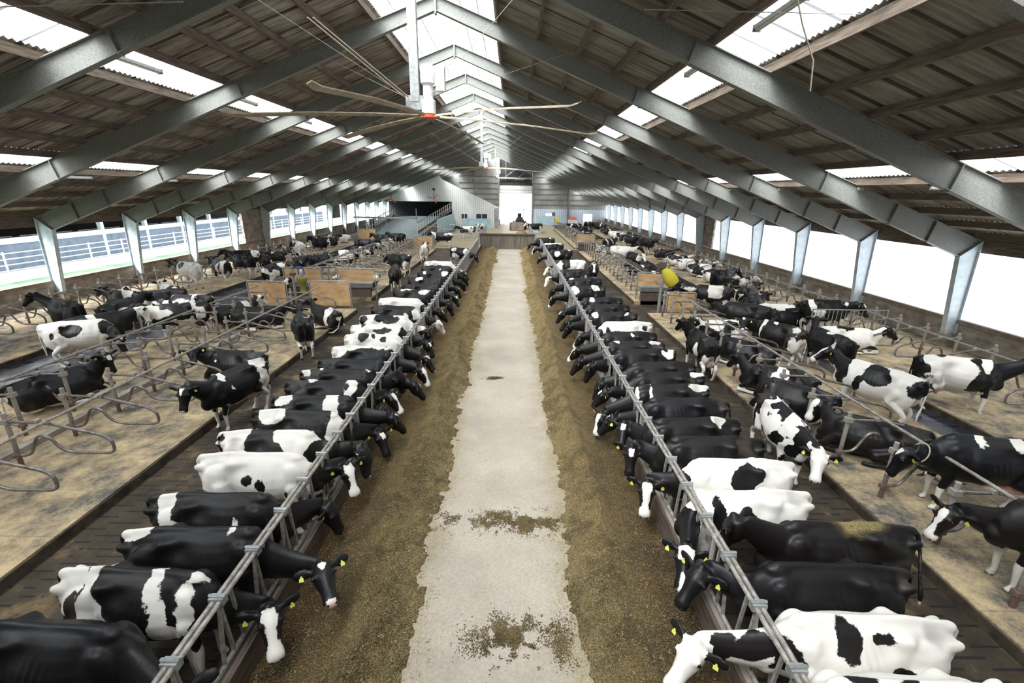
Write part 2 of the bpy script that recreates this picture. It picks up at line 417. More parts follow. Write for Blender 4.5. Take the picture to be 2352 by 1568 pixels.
#PART2
# ------------------------------------------------------------------ setting
XL_W, XR_W = -22.25, 17.3
LBED = (-13.4, -7.44); RBED = (6.68, 10.6); LOUT = (-22.25, -16.45); ROUT = (11.9, 17.3)
FL, FR = -3.17, 2.79            # feed fences
SEG_L = [(1.0, 21.45), (23.9, 45.7)]
SEG_R = [(1.0, 21.45), (24.0, 45.7), (48.4, 74.0)]
struct(MB().box(-120, 120, -40, 200, -1.0, -.30), 'ground', 'pale_yard')
struct(MB().box(XL_W - .3, XR_W + .3, YA, YB, -.3, -.06), 'floor', 'slats_dry')
struct(MB().box(FL + .1, FR - .1, YA, 47.6, -.06, .05), 'floor_lane', 'lane_concrete')
struct(MB().box(-8.2, FR + 4.5, 47.75, YB, -.06, .06), 'floor_far', 'lane_concrete')
struct(MB().box(LBED[1], FL - .1, YA, 52, -.06, 0), 'floor_alley_left', 'slats_dry')
struct(MB().box(FR + .1, RBED[0], YA, 47.75, -.06, 0), 'floor_alley_right', 'slats_dry')
struct(MB().box(LOUT[1], LBED[0], YA, 75, -.06, 0), 'floor_slats_left', 'slats_wet')
struct(MB().box(RBED[1], ROUT[0], YA, YB, -.06, 0), 'floor_slats_right', 'slats_wet')
struct(MB().box(LBED[0], LBED[1], 21.45, 23.9, -.06, .0), 'floor_crossing_left', 'slats_dry')
struct(MB().box(RBED[0], RBED[1], 21.45, 24.0, -.06, .0), 'floor_crossing_right', 'slats_dry')
struct(MB().box(LBED[0], LBED[1] - .0, 45.7, 75, -.06, .0), 'floor_far_left', 'slats_dry')

def bed(name, x0, x1, y0, y1, open_side):
    m = MB().box(x0, x1, y0, y1, 0, .2)
    struct(m, name, 'bedding')
    k = MB()
    for sx in open_side:
        xx = x0 if sx < 0 else x1
        k.box(*sorted((xx, xx + sx * .03)), y0 - .02, y1 + .02, 0, .17)
    struct(k, name.replace('floor_bed', 'trim_kerb'), 'dirty_kerb')
for i, (a, b) in enumerate(SEG_L): bed('floor_bed_left', *LBED, a, b, (-1, 1))
for i, (a, b) in enumerate(SEG_R): bed('floor_bed_right', *RBED, a, b, (-1, 1))
bed('floor_bed_outer_left', LOUT[0], LOUT[1], YA, 52, (1,))
bed('floor_bed_outer_right', ROUT[0], ROUT[1], YA, YB - 2, (-1,))
# brisket kerbs inside the bedding
k = MB()
for a, b in SEG_L: k.box(-10.62, -10.42, a, b, .2, .33)
struct(k, 'trim_1', 'concrete_wall')

# long side walls
for side, xw, s in (('left', XL_W, -1), ('right', XR_W, 1)):
    x0, x1 = sorted((xw, xw + s * .22))
    struct(MB().box(x0, x1, YA, YB, -.3, 1.12), 'wall_' + side, 'concrete_wall')
    struct(MB().box(x0 - .04, x1 + .04, YA, YB, 1.12, 1.27), 'trim_sill_' + side, 'sill_wood')
    struct(MB().box(x0 + .04, x1 - .04, YA, YB, 3.8, 4.12), 'trim_eave_' + side, 'purlin_wood')
    struct(MB().box(x0 - .02 + (.02 if s > 0 else 0), x1, YA, YB, 4.12, 4.42), 'wall_eave_' + side, 'purlin_wood')
struct(MB().box(XR_W - .03, XR_W + .03, YA, YB, 1.27, 1.31), 'trim_2', 'white_paint')
struct(MB().box(17.30, 17.45, 39.9, 43.1, 1.2, 3.9), 'wall_panel_right', 'concrete_wall')
struct(MB().box(-22.45, -22.25, 38.9, 42.9, 1.2, 3.9), 'wall_panel_left', 'concrete_wall')
struct(MB().box(-22.45, -22.25, 57.6, 61.4, 2.2, 3.9), 'wall_panel_left', 'concrete_wall')

struct(MB().box(XL_W - .3, XR_W + .3, YA - .2, YA, -.3, 12), 'wall_front', 'clad_grey')
# gable at the far end: real opening for the door
zt = lambda x: roofz(x - XR, 11.68)
def gable_poly(x0, x1, z0, mat, name, y0, y1, ztop=None):
    pts = [(x0, z0), (x1, z0), (x1, min(ztop, zt(x1)) if ztop else zt(x1))]
    if x0 < XR < x1 and not ztop: pts.append((XR, zt(XR)))
    pts.append((x0, min(ztop, zt(x0)) if ztop else zt(x0)))
    return struct(MB().prism(pts, y0, y1), name, mat)
DX0, DX1 = -2.22, 3.68
gable_poly(XL_W, DX0, 2.75, 'clad_grey', 'wall_back', YB, YB + .12)
struct(MB().box(XL_W, DX0, YB, YB + .12, -.3, 2.75), 'wall_back', 'clad_blue')
gable_poly(DX0, DX1, 7.2, 'dark_room', 'wall_back', YB + .5, YB + .62)  # dark panel: shade of the recess above the door painted as near-black
struct(MB().beam((-2.0, YB + .1, 7.6), (1.4, YB + .1, 10.1), .1, .1).beam((.6, YB + .1, 7.6), (2.8, YB + .1, 9.5), .1, .1).beam((-2.2, YB, 8.0), (3.7, YB, 8.0), .25, .3).beam((-1.1, YB + .1, 7.6), (-1.1, YB + .1, 11), .08, .08), 'trim_truss', 'galvanised')
gable_poly(DX1, XR_W, 2.75, 'clad_grey', 'wall_back', YB, YB + .12)
# lower, paler band with two window openings
wy0, wy1 = YB, YB + .12
for x0, x1, z0, z1 in ((DX1, XR_W + .2, -.3, .68), (DX1, 6.25, .68, 2.0), (7.8, 13.2, .68, 2.0), (14.85, XR_W + .2, .68, 2.0), (DX1, XR_W + .2, 2.0, 2.75)):
    struct(MB().box(x0, x1, wy0, wy1, z0, z1), 'wall_back', 'clad_blue')
for x0, x1 in ((6.25, 7.8), (13.2, 14.85)):
    f = MB(); f.box(x0, x1, wy0 - .05, wy1, .66, .72).box(x0, x1, wy0 - .05, wy1, 1.97, 2.03).box(x0 - .03, x0 + .03, wy0 - .05, wy1, .66, 2.03).box(x1 - .03, x1 + .03, wy0 - .05, wy1, .66, 2.03)
    struct(f, 'window_1' if x0 < 7 else 'window_2', 'white_paint')
# girts and posts on the gable
g = MB()
for z in (3.55, 4.45, 5.35, 6.25, 7.2, 8.3):
    xm = min(XR_W, XR + (11.5 - z) / .37)
    g.box(DX1, xm, YB - .12, YB, z - .07, z + .07)
    g.box(max(-9.5, XR - (11.5 - z) / .37), DX0, YB - .12, YB, z - .07, z + .07)
struct(g, 'trim_girts', 'frame_steel')
g = MB().box(10.25, 10.5, YB - .25, YB, 0, 6.7).box(DX0 - .25, DX0, YB - .2, YB, 0, 7.6).box(DX1, DX1 + .25, YB - .2, YB, 0, 8.9).box(-6.9, -6.7, YB - .25, YB, 4.5, 9.9)
struct(g, 'trim_posts', 'frame_steel')
# roller door bundle and header over the open doorway
g = MB().box(DX0, DX1, YB - .05, YB + .05, 5.5, 6.0).box(DX0, DX1, YB - .02, YB + .08, 6.04, 6.75)
struct(g, 'door_1', 'clad_pale')
g = MB().box(DX0, DX1, YB - .1, YB - .02, 5.44, 5.5).box(DX0, DX1, YB - .08, YB, 6.0, 6.04)
struct(g, 'trim_door', 'frame_steel')
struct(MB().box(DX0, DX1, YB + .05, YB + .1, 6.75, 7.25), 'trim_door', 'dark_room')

# milking house: pale cladding with sloping roofline, dark pit opening on its left
YM_ = 75.0
px = lambda x, y: (lambda p: (p.x, p.z))(at(x, y, Y=YM_))
hx0, hx1 = px(1038, 470)[0], px(1146, 470)[0]
ztopL = px(1015, 410)[1]
kx = px(1016, 412)
poly = [(hx0, 0), (hx1, 0), (hx1, px(1146, 476)[1]), kx, (kx[0], zt(kx[0]) - .05), (XL_W, zt(XL_W) - .05), (XL_W, px(900, 462)[1]), (hx0, px(1037, 463)[1])]
poly = [(hx0, 0), (hx1, 0), (hx1, px(1146, 476)[1]), kx, (max(kx[0] - .6, -13), zt(max(kx[0] - .6, -13)) - .4), (XL_W + .2, zt(XL_W) - .3), (XL_W + .2, px(900, 462)[1]), (hx0, px(1037, 463)[1])]
struct(MB().prism(poly, YM_, YM_ + .15), 'wall_milking_house', 'clad_pale')
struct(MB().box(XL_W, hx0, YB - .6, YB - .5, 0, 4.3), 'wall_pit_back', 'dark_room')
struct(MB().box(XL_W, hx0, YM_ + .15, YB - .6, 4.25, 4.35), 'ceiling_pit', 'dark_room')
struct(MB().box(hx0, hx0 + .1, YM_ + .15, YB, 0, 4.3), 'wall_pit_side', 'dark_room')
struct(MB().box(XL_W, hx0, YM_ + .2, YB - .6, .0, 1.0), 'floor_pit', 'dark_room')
# two office windows and a service door in the milking house
for n_, (a, b, c, d) in enumerate(((1059, 490, 1074, 503), (1093, 490, 1120, 503))):
    x0, z1 = px(a, b); x1, z0 = px(c, d)
    f = MB().box(x0, x1, YM_ - .06, YM_, z1 - .06, z1).box(x0, x1, YM_ - .06, YM_, z0, z0 + .06).box(x0, x0 + .06, YM_ - .06, YM_, z0, z1).box(x1 - .06, x1, YM_ - .06, YM_, z0, z1).box((x0 + x1) / 2 - .04, (x0 + x1) / 2 + .04, YM_ - .06, YM_, z0, z1)
    fo = struct(f, 'window_%d' % (n_ + 3), 'white_paint')
    p = MB().box(x0 + .05, x1 - .05, YM_ - .03, YM_ - .01, z0 + .05, z1 - .05).build('pane', 'dark_room', fo)
x0, z1 = px(1135, 478); x1 = px(1145, 478)[0]
struct(MB().box(x0, x1, YM_ - .06, YM_, 0, z1), 'door_2', 'galvanised')
fe = empty('fire_extinguisher', ((x0 + x1) / 2 - .05, YM_ - .15, 1.1)); tag(fe, 'red fire extinguisher hanging on the grey service door at the far end', 'fire extinguisher')
MB().lathe([(.02, .1), (.09, .14), (.09, .52), (.05, .6)], (0, 0, 0), n=10).build('cylinder', 'orange_paint', fe, True)
MB().cbox((0, 0, .64), (.1, .08, .08)).build('valve_handle', 'black_metal', fe)
# end wall of the feed lane
struct(MB().box(FL - .02, FR - .4, 47.6, 47.75, -.06, 1.5), 'wall_lane_end', 'lane_wall')
struct(MB().box(FL - .1, FR - .3, 47.5, 47.8, 1.5, 1.62), 'trim_lane_end', 'kerb_board')

# feed kerbs under the fences
for side, x in (('left', FL), ('right', FR)):
    struct(MB().box(x - .07, x + .07, YA, 47.6, -.06, .46), 'trim_feed_kerb_' + side, 'concrete_wall')
    s = 1 if x < 0 else -1
    struct(MB().box(*sorted((x + s * .07, x + s * .12)), YA, 47.6, .05, .5), 'trim_feed_board_' + side, 'kerb_board')

# roof sheets and skylights
def corr(r0, r1, s, name, mat):
    ys = np.arange(YA, YB + .01, .177 / 6)
    ph = np.sin((ys / .177) * 2 * PI) * .028
    nr = 2; v = []; f = []
    for i in range(nr + 1):
        r = r0 + (r1 - r0) * i / nr
        for j, y in enumerate(ys): v.append((XR + s * r, y, roofz(r) + ph[j]))
    n = len(ys)
    for i in range(nr):
        for j in range(n - 1): f.append((i * n + j, i * n + j + 1, (i + 1) * n + j + 1, (i + 1) * n + j))
    m = MB(); m.v = v; m.f = f
    o = m.build(name, mat, None, False); o.data.polygons.foreach_set('use_smooth', [True] * len(o.data.polygons))
    return tag(o, kind='structure')
k = 0
for s in (-1, 1):
    for r0, r1 in ((1.84, 7.12), (8.33, 13.42), (14.53, 20.15)):
        corr(r0, r1, s, 'ceiling', 'roof_sheet')
    for r0, r1 in ((0, 1.86), (7.10, 8.35), (13.40, 14.55)):
        k += 1; corr(r0, r1, s, 'window_%d' % (k + 4), 'skylight_sheet')
# purlins: one continuous timber per row
PUR = [1.98, 3.25, 4.55, 5.8, 7.02, 8.43, 9.7, 10.95, 12.2, 13.32, 14.63, 15.85, 17.05, 18.2, 19.35]
for s, sd in ((-1, 'left'), (1, 'right')):
    for i, r in enumerate(PUR):
        o = MB().prism([(-.035, -.245), (.035, -.245), (.035, -.03), (-.035, -.03)], YA, YB).build('roof_purlin', 'purlin_wood')
        o.location = (XR + s * r, 0, roofz(r) - .0); 
        tag(o, 'long brown timber purlin under the %s roof slope, %s below the ridge' % (sd, nth(i)), 'purlin', 'timber purlins under the roof sheets')
for s, sd in ((-1, 'left'), (1, 'right')):        # thin bars under the ridge skylight
    for i, r in enumerate((.75, 1.35)):
        o = MB().tube([(XR + s * r, YA, roofz(r) - .10), (XR + s * r, YB, roofz(r) - .10)], .018, 6).build('skylight_bar', 'white_paint')
        tag(o, 'thin pale bar along the ridge skylight on the %s slope, %s from the ridge' % (sd, nth(i)), 'bar', 'bars under the ridge skylight')

# steel portal frames
def frame_parts():
    root = empty('portal_frame')
    ch = []
    for s, sd in ((-1, 'left'), (1, 'right')):
        X = lambda r: s * r
        T = [(0, 11.5), (19.66, 4.23)]; B = [(19.0, 3.68), (0, 11.1)]
        web = MB().prism([(X(r), z) for r, z in T + B], -.012, .012)
        for (a, b) in ((T[0], T[1]), (B[0], B[1])):
            web.beam((X(a[0]), 0, a[1]), (X(b[0]), 0, b[1]), .2, .022)
        for r in (6.6, 13.45, 16.2, 17.75):
            zt_, zb_ = 11.5 - .37 * r, 11.1 - .3905 * r
            web.beam((X(r - .12), 0, zb_), (X(r + .06), 0, zt_), .19, .022, up=(1, 0, 0))
        ch.append(web.build('rafter', 'frame_steel', root))
        cw = MB().prism([(X(19.0), 3.68), (X(19.68), 4.22), (X(19.8), .72), (X(19.36), .72)], -.012, .012)
        cw.beam((X(19.0), 0, 3.68), (X(19.36), 0, .72), .2, .02).beam((X(19.68), 0, 4.22), (X(19.8), 0, .72), .2, .02)
        cw.beam((X(18.97), 0, 3.66), (X(19.7), 0, 4.24), .22, .03)
        ch.append(cw.build('column', 'painted_post', root))
        ch.append(MB().box(*sorted((X(19.3), X(19.86))), -.14, .14, -.02, .72).build('footing', 'concrete_wall', root))
    ch.append(MB().box(-.03, .03, -.1, .1, 11.0, 11.52).build('ridge_plate', 'frame_steel', root))
    return root, ch
root, ch = frame_parts()
for i, y in enumerate(FY):
    o = root if i == 0 else copy_tree(root, [(c, []) for c in ch])
    o.location = (XR, y, 0)
    tag(o, 'grey steel portal frame spanning the barn, %s counted from the camera end' % nth(i), 'frame', 'steel portal frames')

# fluorescent battens beside the skylights
def batten():
    root = empty('tube_light')
    a = MB().box(-.07, .07, -.75, .75, -.03, .04).build('housing', 'white_paint', root)
    b = MB().tube([(-.03, -.72, -.05), (-.03, .72, -.05)], .016, 8).tube([(.03, -.72, -.05), (.03, .72, -.05)], .016, 8).build('tube', 'white_paint', root, True)
    c = MB().box(-.075, .075, -.79, -.75, -.07, .05).box(-.075, .075, .75, .79, -.07, .05).build('end_cap', 'rail_grey', root)
    return root, [(a, []), (b, []), (c, [])]
lr, lc = batten(); first = True
for nm, s, r, ys in (('left upper', -1, 7.35, [9.3, 13.6, 18.6]), ('right upper', 1, 7.2, [9.5, 13.2, 18.0]), ('left lower', -1, 14.75, [9.5, 14.0]), ('right lower', 1, 14.75, [9.0, 13.2, 17.6])):
    ys = ys + [ys[-1] + 5 * (q + 1) for q in range(int((82 - ys[-1]) / 5))]
    for i, y in enumerate(ys):
        o = lr if first else copy_tree(lr, lc); first = False
        o.location = (XR + s * r, y, roofz(r) - .30)
        tag(o, 'dusty tube light under the %s skylight strip, %s from the camera' % (nm, nth(i)), 'tube light', 'tube lights below the %s skylight' % nm)

# big slow ceiling fans
def big_fan(y, hub, th, label, L=4.4):
    root = empty('ceiling_fan', (XR + .28, y, 0)); tag(root, label, 'fan', 'large six-bladed ceiling fans')
    MB().box(-.18, .02, -.09, .09, hub + .32, 11.25).build('drop_post', 'galvanised', root)
    pl = MB().cbox((-.05, 0, hub + .3), (.5, .16, .3)).build('mount_plate', 'galvanised', root)
    mo = MB().lathe([(.02, .0), (.17, .02), (.17, .3), (.12, .33), (.12, .62), (.17, .66), (.17, 1.0), (.1, 1.05)], (.22, 0, hub + .05), n=14).build('motor', 'white_paint', root, True)
    MB().cbox((.52, 0, hub + .8), (.2, .22, .5)).build('control_box', 'white_paint', mo)
    hb = MB().lathe([(.1, -.03), (.2, -.02), (.2, .05), (.1, .06)], (.22, 0, hub), n=18).build('hub', 'orange_paint', root, True)
    for k in range(6):
        a = R(th + 60 * k); d = Vector((math.cos(a), math.sin(a), 0)); n_ = Vector((-d.y, d.x, 0))
        m = MB(); c0 = Vector((.22, 0, hub))
        secs = [(.25, .035, .0), (1.2, .06, -.02), (2.6, .085, -.08), (L - .2, .085, -.2), (L, .05, -.16)]
        vs = []
        for r, wd, dz in secs:
            for q, e in ((-1, -.012), (1, .03), (1, .05), (-1, .012)): vs.append(c0 + d * r + n_ * (wd * q) + Vector((0, 0, dz + e)))
        fs = []
        for i in range(len(secs) - 1):
            for j in range(4): fs.append((i * 4 + j, i * 4 + (j + 1) % 4, i * 4 + 4 + (j + 1) % 4, i * 4 + 4 + j))
        fs += [(0, 1, 2, 3), tuple(len(vs) - 4 + j for j in range(4))]
        m.add(vs, fs); m.build('blade', 'fan_blade', root)
    m = MB()
    for sx, sy in ((-1, -1), (1, -1), (-1, 1), (1, 1)):
        m.tube([(sx * .15, 0, hub + .35), (sx * 4.3 - .2, sy * 4.9, roofz(4.3) - .15)], .005, 4)
    m.build('guy_wire', 'rope', root)
big_fan(11.946, 7.35, 16, 'huge six-bladed ceiling fan on a steel drop post, nearest the camera')
big_fan(36.95, 7.35, 4, 'smaller-looking six-bladed ceiling fan hanging far down the ridge')
big_fan(66.95, 7.5, 35, 'farthest six-bladed ceiling fan, in front of the gable door')

# conduit pair crossing below the left slope towards the fan
for dy in (0, .10):
    a, b = at(706, 40, Y=9.2), at(928, 222, Y=11.8)
    o = MB().tube([a + Vector((dy, 0, 0)), b + Vector((dy, 0, 0))], .014, 6).build('conduit', 'rope')
    tag(o, 'thin brown conduit running down to the nearest fan, %s of a pair' % ('left' if dy == 0 else 'right'), 'conduit', 'conduits above the nearest fan')
# dangling rope upper right and brace wires
a, b, c = at(1826, -30, Y=8.5), at(1868, 140, Y=8.5), at(1861, 210, Y=8.5)
tag(MB().tube([a, a.lerp(b, .5) + Vector((-.03, 0, 0)), b, c], .012, 6).build('dangling_cord', 'rope'), 'frayed cord dangling in front of the near right skylight', 'cord')
tag(MB().tube([at(1480, 22, Y=9.0), at(2320, 40, Y=9.0)], .008, 5).build('brace_wire', 'galvanised'), 'thin wire stretched across the near right skylight', 'wire', 'thin wires under the roof')
tag(MB().tube([at(0, 16, Y=9.5), at(420, 4, Y=9.5)], .010, 5).build('brace_wire', 'galvanised'), 'thin wire crossing the near left skylight corner', 'wire', 'thin wires under the roof')

# ------------------------------------------------------------------ outside on the left: fence, neighbour barn
struct(MB().box(-31.5, -22.6, -30, 120, -.3, -.22), 'lawn', 'grass')
def yard_fence():
    root = empty('yard_fence', (-31.5, 0, 0)); tag(root, 'pale pipe fence in the yard beyond the left wall opening', 'fence')
    for z in (.5, .85, 1.2, 1.55): MB().tube([(0, 10, z), (0, 80, z)], .03, 6).build('rail', 'white_paint', root)
    for q in range(24): MB().tube([(0, 10.5 + 3 * q, -.25), (0, 10.5 + 3 * q, 1.65)], .05, 6).build('post', 'white_paint', root)
yard_fence()
nb = empty('neighbouring_barn', (-36, 40, -.3)); tag(nb, 'second open cattle barn standing across the yard on the left', 'barn')
MB().box(-.2, 0, -35, 50, 0, 1.9).build('wall', 'yard_wall', nb)
MB().box(-.2, .05, -35, 50, 1.9, 2.3).build('ledge', 'pale_cladding', nb)
MB().box(-12, .6, -35, 50, 4.2, 4.5).build('roof', 'frame_steel', nb)
MB().box(-12.2, -12, -35, 50, 0, 4.2).build('back_wall', 'dark_room', nb)
MB().box(-12, -.2, -35, 50, 0, .06).build('slab', 'kerb_board', nb)
for q in range(17): MB().prism([(-.35, 4.2), (.1, 4.2), (.05, 0), (-.15, 0)], -34 + 5 * q, -33.7 + 5 * q).build('post', 'painted_post', nb)
for q in range(17):
    MB().tube([(-2, -34 + 5 * q, 2.2), (-2, -29.6 + 5 * q, 2.2)], .04, 5).tube([(-2, -33 + 5 * q, 0), (-2, -33 + 5 * q, 2.2)], .04, 5).build('stall_rail', 'galvanised', nb)
# ------------------------------------------------------------------ silage windrows along both fences (stuff)
def silage(name, xf, xe, s, label, seed):
    # xf: fence side, xe: lane side edge; s = +1 when the lane lies at larger x
    ny, nx = 1300, 56
    W = abs(xe - xf) + .55
    ys = YA + .3 + (47.2 - YA) * (np.linspace(0, 1, ny) ** 1.25)
    us = np.linspace(0, 1, nx)
    Yg, Ug = np.meshgrid(ys, us, indexing='ij'); Xg = xf + s * Ug * W
    P = np.stack([Xg.ravel(), Yg.ravel(), np.zeros(Xg.size)], 1)
    n1 = vnoise(P, .55, seed) - .5; n2 = vnoise(P, 2.2, seed + 1) - .5; n3 = vnoise(P, 8, seed + 2) - .5; n4 = vnoise(P, 26, seed + 3) - .5
    n1, n2, n3, n4 = (q.reshape(Xg.shape) for q in (n1, n2, n3, n4))
    Dx = np.abs(Xg - xf)
    edge = abs(xe - xf) + n1 * .45 + n2 * .24 + n3 * .16 + n4 * .06
    crest = edge - .62 + n1 * .15
    prof = np.where(Dx < crest, .07 + .27 * np.clip(Dx / crest, 0, 1) ** 2.6, .34 * np.clip((edge - Dx) / (edge - crest), 0, 1) ** 1.25)
    prof = np.where(Dx > edge, -.05, prof)
    far = np.clip((Yg - 10) / 30, 0, 1)
    Z = .05 + prof * (1 + n2 * .3) + np.where(prof > 0, 1, 0) * (n3 * .05 + n4 * .035) 
    v = np.stack([Xg, Yg, Z], 2).reshape(-1, 3)
    idx = np.arange(ny * nx).reshape(ny, nx)
    f = np.stack([idx[:-1, :-1], idx[:-1, 1:], idx[1:, 1:], idx[1:, :-1]], 2).reshape(-1, 4)
    if s > 0: f = f
    else: f = f[:, ::-1]
    keep = (Z.reshape(-1)[f] > .0).any(axis=1); f = f[keep]
    me = bpy.data.meshes.new(name)
    # loose strands of stalk on top
    rng = np.random.default_rng(seed); K = 80000
    yy = YA + 4 + 26 * rng.random(K) ** 1.7; uu = rng.random(K)
    dd = uu * (abs(xe - xf) + .55) 
    iy = np.clip(np.searchsorted(ys, yy), 0, ny - 1); ix = np.clip((dd / W * (nx - 1)).astype(int), 0, nx - 1)
    zz = np.maximum(Z[iy, ix], .05) + .008
    ok = (Z[iy, ix] > .04) | (rng.random(K) < .9 * np.exp(-np.maximum(dd - edge[iy, ix], 0) / .10))
    xx = xf + s * dd; ang = rng.random(K) * PI; ln = .004 + .012 * rng.random(K) ** 1.5; wd = .0013
    dx, dy = np.cos(ang) * ln, np.sin(ang) * ln; tz = (rng.random(K) - .5) * .012
    c = np.stack([xx, yy, zz], 1)[ok]; dx, dy, tz = dx[ok], dy[ok], tz[ok]; ln = ln[ok]
    dk = dd[ok]; ek = edge[iy, ix][ok]; wd = np.where(dk > ek, .004, .0013)
    px_, py_ = -dy / ln * wd, dx / ln * wd
    q = np.empty((len(c), 4, 3))
    for k_, (sa, sb) in enumerate(((-1, -1), (1, -1), (1, 1), (-1, 1))):
        q[:, k_, 0] = c[:, 0] + dx * sa + px_ * sb; q[:, k_, 1] = c[:, 1] + dy * sa + py_ * sb; q[:, k_, 2] = c[:, 2] + tz * sa + .004
    nv = len(v); fq = (np.arange(len(c) * 4).reshape(-1, 4) + nv)
    V = np.concatenate([v, q.reshape(-1, 3)]); F = np.concatenate([f, fq])
    me.vertices.add(len(V)); me.vertices.foreach_set('co', V.ravel())
    me.loops.add(F.size); me.loops.foreach_set('vertex_index', F.ravel().astype(np.int32))
    me.polygons.add(len(F)); me.polygons.foreach_set('loop_start', np.arange(len(F), dtype=np.int32) * 4)
    me.materials.append(MATS['silage']); me.materials.append(MATS['silage_strand'])
    me.polygons.foreach_set('material_index', np.concatenate([np.zeros(len(f), np.int32), np.ones(len(fq), np.int32)]))
    me.polygons.foreach_set('use_smooth', np.ones(len(F), bool))
    me.update(calc_edges=True); me.validate()
    o = bpy.data.objects.new(name, me); col.objects.link(o)
    return tag(o, label, 'silage', kind='stuff')
silage('silage_windrow', FL + .12, -1.28, 1, 'chopped silage heaped along the left feed fence', 11)
silage('silage_windrow', FR - .12, .92, -1, 'chopped silage heaped along the right feed fence', 31)
# thin scatter of chaff across the near part of the lane
def scatter(name, label, cx, cy, sx, sy, K, seed):
    rng = np.random.default_rng(seed)
    x = cx + sx * rng.normal(size=K) * .5; y = cy + sy * rng.normal(size=K) * .5
    g = vnoise(np.stack([x, y, x * 0], 1), 4.5, seed) + .5 * vnoise(np.stack([x, y, x * 0], 1), 13, seed)
    keep = (x > -1.5) & (x < 1.1) & (rng.random(K) < np.clip((g - .62) / .35, 0, 1) ** 1.5); x, y = x[keep], y[keep]
    mb = MB()
    for a, b in zip(x, y):
        t = rng.random() * PI; l = .004 + .012 * rng.random(); wd = .0025 + .004 * rng.random()
        dx, dy = math.cos(t) * l, math.sin(t) * l; px_, py_ = -math.sin(t) * wd, math.cos(t) * wd
        z = .054
        mb.add([(a - dx - px_, b - dy - py_, z), (a + dx - px_, b + dy - py_, z + .004), (a + dx + px_, b + dy + py_, z), (a - dx + px_, b - dy + py_, z + .006)], [(0, 1, 2, 3)])
    o = mb.build(name, 'silage'); tag(o, label, 'silage', kind='stuff')
p = at(1190, 1200, z=.05); scatter('spilled_silage', 'band of spilled silage crossing the lane halfway up', p.x, p.y, 1.5, .30, 22000, 3)
p = at(1200, 1470, z=.05); scatter('spilled_silage', 'patch of spilled silage on the lane nearest the camera', p.x, p.y, .62, .34, 13000, 4)
p = at(1130, 868, z=.05); scatter('spilled_silage', 'small streak of spilled silage farther up the lane', p.x, p.y, .35, .12, 2500, 5)

# ------------------------------------------------------------------ feed fences, built as bolted panels
PIT = .72; NB = 5
def fence_panel():
    root = empty('feed_fence_panel'); L = PIT * NB
    ch = []
    ch.append(MB().tube([(-.035, 0, 1.385), (-.035, L, 1.385)], .028, 8).tube([(.035, 0, 1.385), (.035, L, 1.385)], .028, 8).build('top_rail', 'rail_grey', root, True))
    ch.append(MB().tube([(0, 0, .56), (0, L, .56)], .03, 8).build('bottom_rail', 'rail_grey', root, True))
    for k in range(NB):
        y = PIT * (k + .5)
        m = MB().beam((0, y, 1.36), (0, y - .13, .55), .035, .035).beam((0, y, 1.36), (0, y + .06, .55), .035, .035)
        ch.append(m.build('fixed_bar', 'rail_grey', root))
        ch.append(MB().beam((0, y + .2, 1.36), (0, y + .27, .55), .034, .034).build('locking_bar', 'rail_grey', root))
        c = MB().cbox((0, y, 1.39), (.16, .09, .09)).tube([(-.09, y, 1.445), (.09, y, 1.445)], .02, 6)
        ch.append(c.build('clamp', 'galvanised', root))
    ch.append(MB().tube([(0, .02, .3), (0, .02, 1.39)], .035, 8).build('post', 'stall_pipe', root, True))
    return root, [(c, []) for c in ch]
fr, fc = fence_panel(); first = True
for x, sd in ((FL, 'left'), (FR, 'right')):
    y = 1.35; i = 0
    while y + PIT * NB < 47.6:
        o = fr if first else copy_tree(fr, fc); first = False
        o.location = (x, y, 0)
        tag(o, 'grey self-locking feed fence panel on the %s of the lane, %s from the camera' % (sd, nth(i)), 'feed fence', 'self-locking feed fence panels')
        y += PIT * NB; i += 1

# ------------------------------------------------------------------ free stalls
def stall(L=2.0, post_h=1.2, rear=True):
    root = empty('stall_divider')
    a = MB().tube([(0, 0, 0), (0, 0, post_h)], .042, 8).build('post', 'stall_pipe', root, True)
    pts = rounded([(0, 0, 1.02), (.8, 0, 1.0), (L - .16, 0, .74), (L, 0, .62), (L, 0, .40), (L - .12, 0, .34), (1.15, 0, .34), (.92, 0, .42), (.75, 0, .70), (.52, 0, .72), (.4, 0, .5), (.28, 0, .27), (0, 0, .25)], .13, 4)
    b = MB().tube(pts, .03, 8).build('loop', 'loop_pipe', root, True)
    cs = [MB().cbox(q, d).build('clamp', 'stall_pipe', root) for q, d in (((0, 0, 1.02), (.13, .12, .1)), ((0, 0, .25), (.12, .11, .08)), ((.62, 0, 1.04), (.09, .09, .07)))]
    return root, [(a, []), (b, [])] + [(c, []) for c in cs]
stall_root, stall_ch = stall(); stall_first = True
far = MB().tube([(0, 0, 0), (0, 0, 1.2)], .042, 5).tube(rounded([(0, 0, 1.02), (.8, 0, 1.0), (1.84, 0, .74), (2.0, 0, .5), (1.88, 0, .34), (1.1, 0, .34), (.75, 0, .70), (.5, 0, .7), (.28, 0, .27), (0, 0, .25)], .1, 1), .03, 5)
far_o = far.build('stall_divider', 'loop_pipe'); far_first = True
def row(x, y0, y1, flip, name, pitch=1.22, z=.2):
    global stall_first, far_first
    y = y0; i = 0
    while y <= y1:
        if y < 46:
            o = stall_root if stall_first else copy_tree(stall_root, stall_ch); stall_first = False
        else:
            if far_first: o = far_o; far_first = False
            else: o = far_o.copy(); col.objects.link(o)
        o.location = (x, y, z); o.rotation_euler = (0, 0, PI if flip else 0)
        tag(o, 'curved stall divider, %s, %s from the camera' % (name, nth(i)), 'stall divider', 'stall dividers, ' + name)
        y += pitch; i += 1
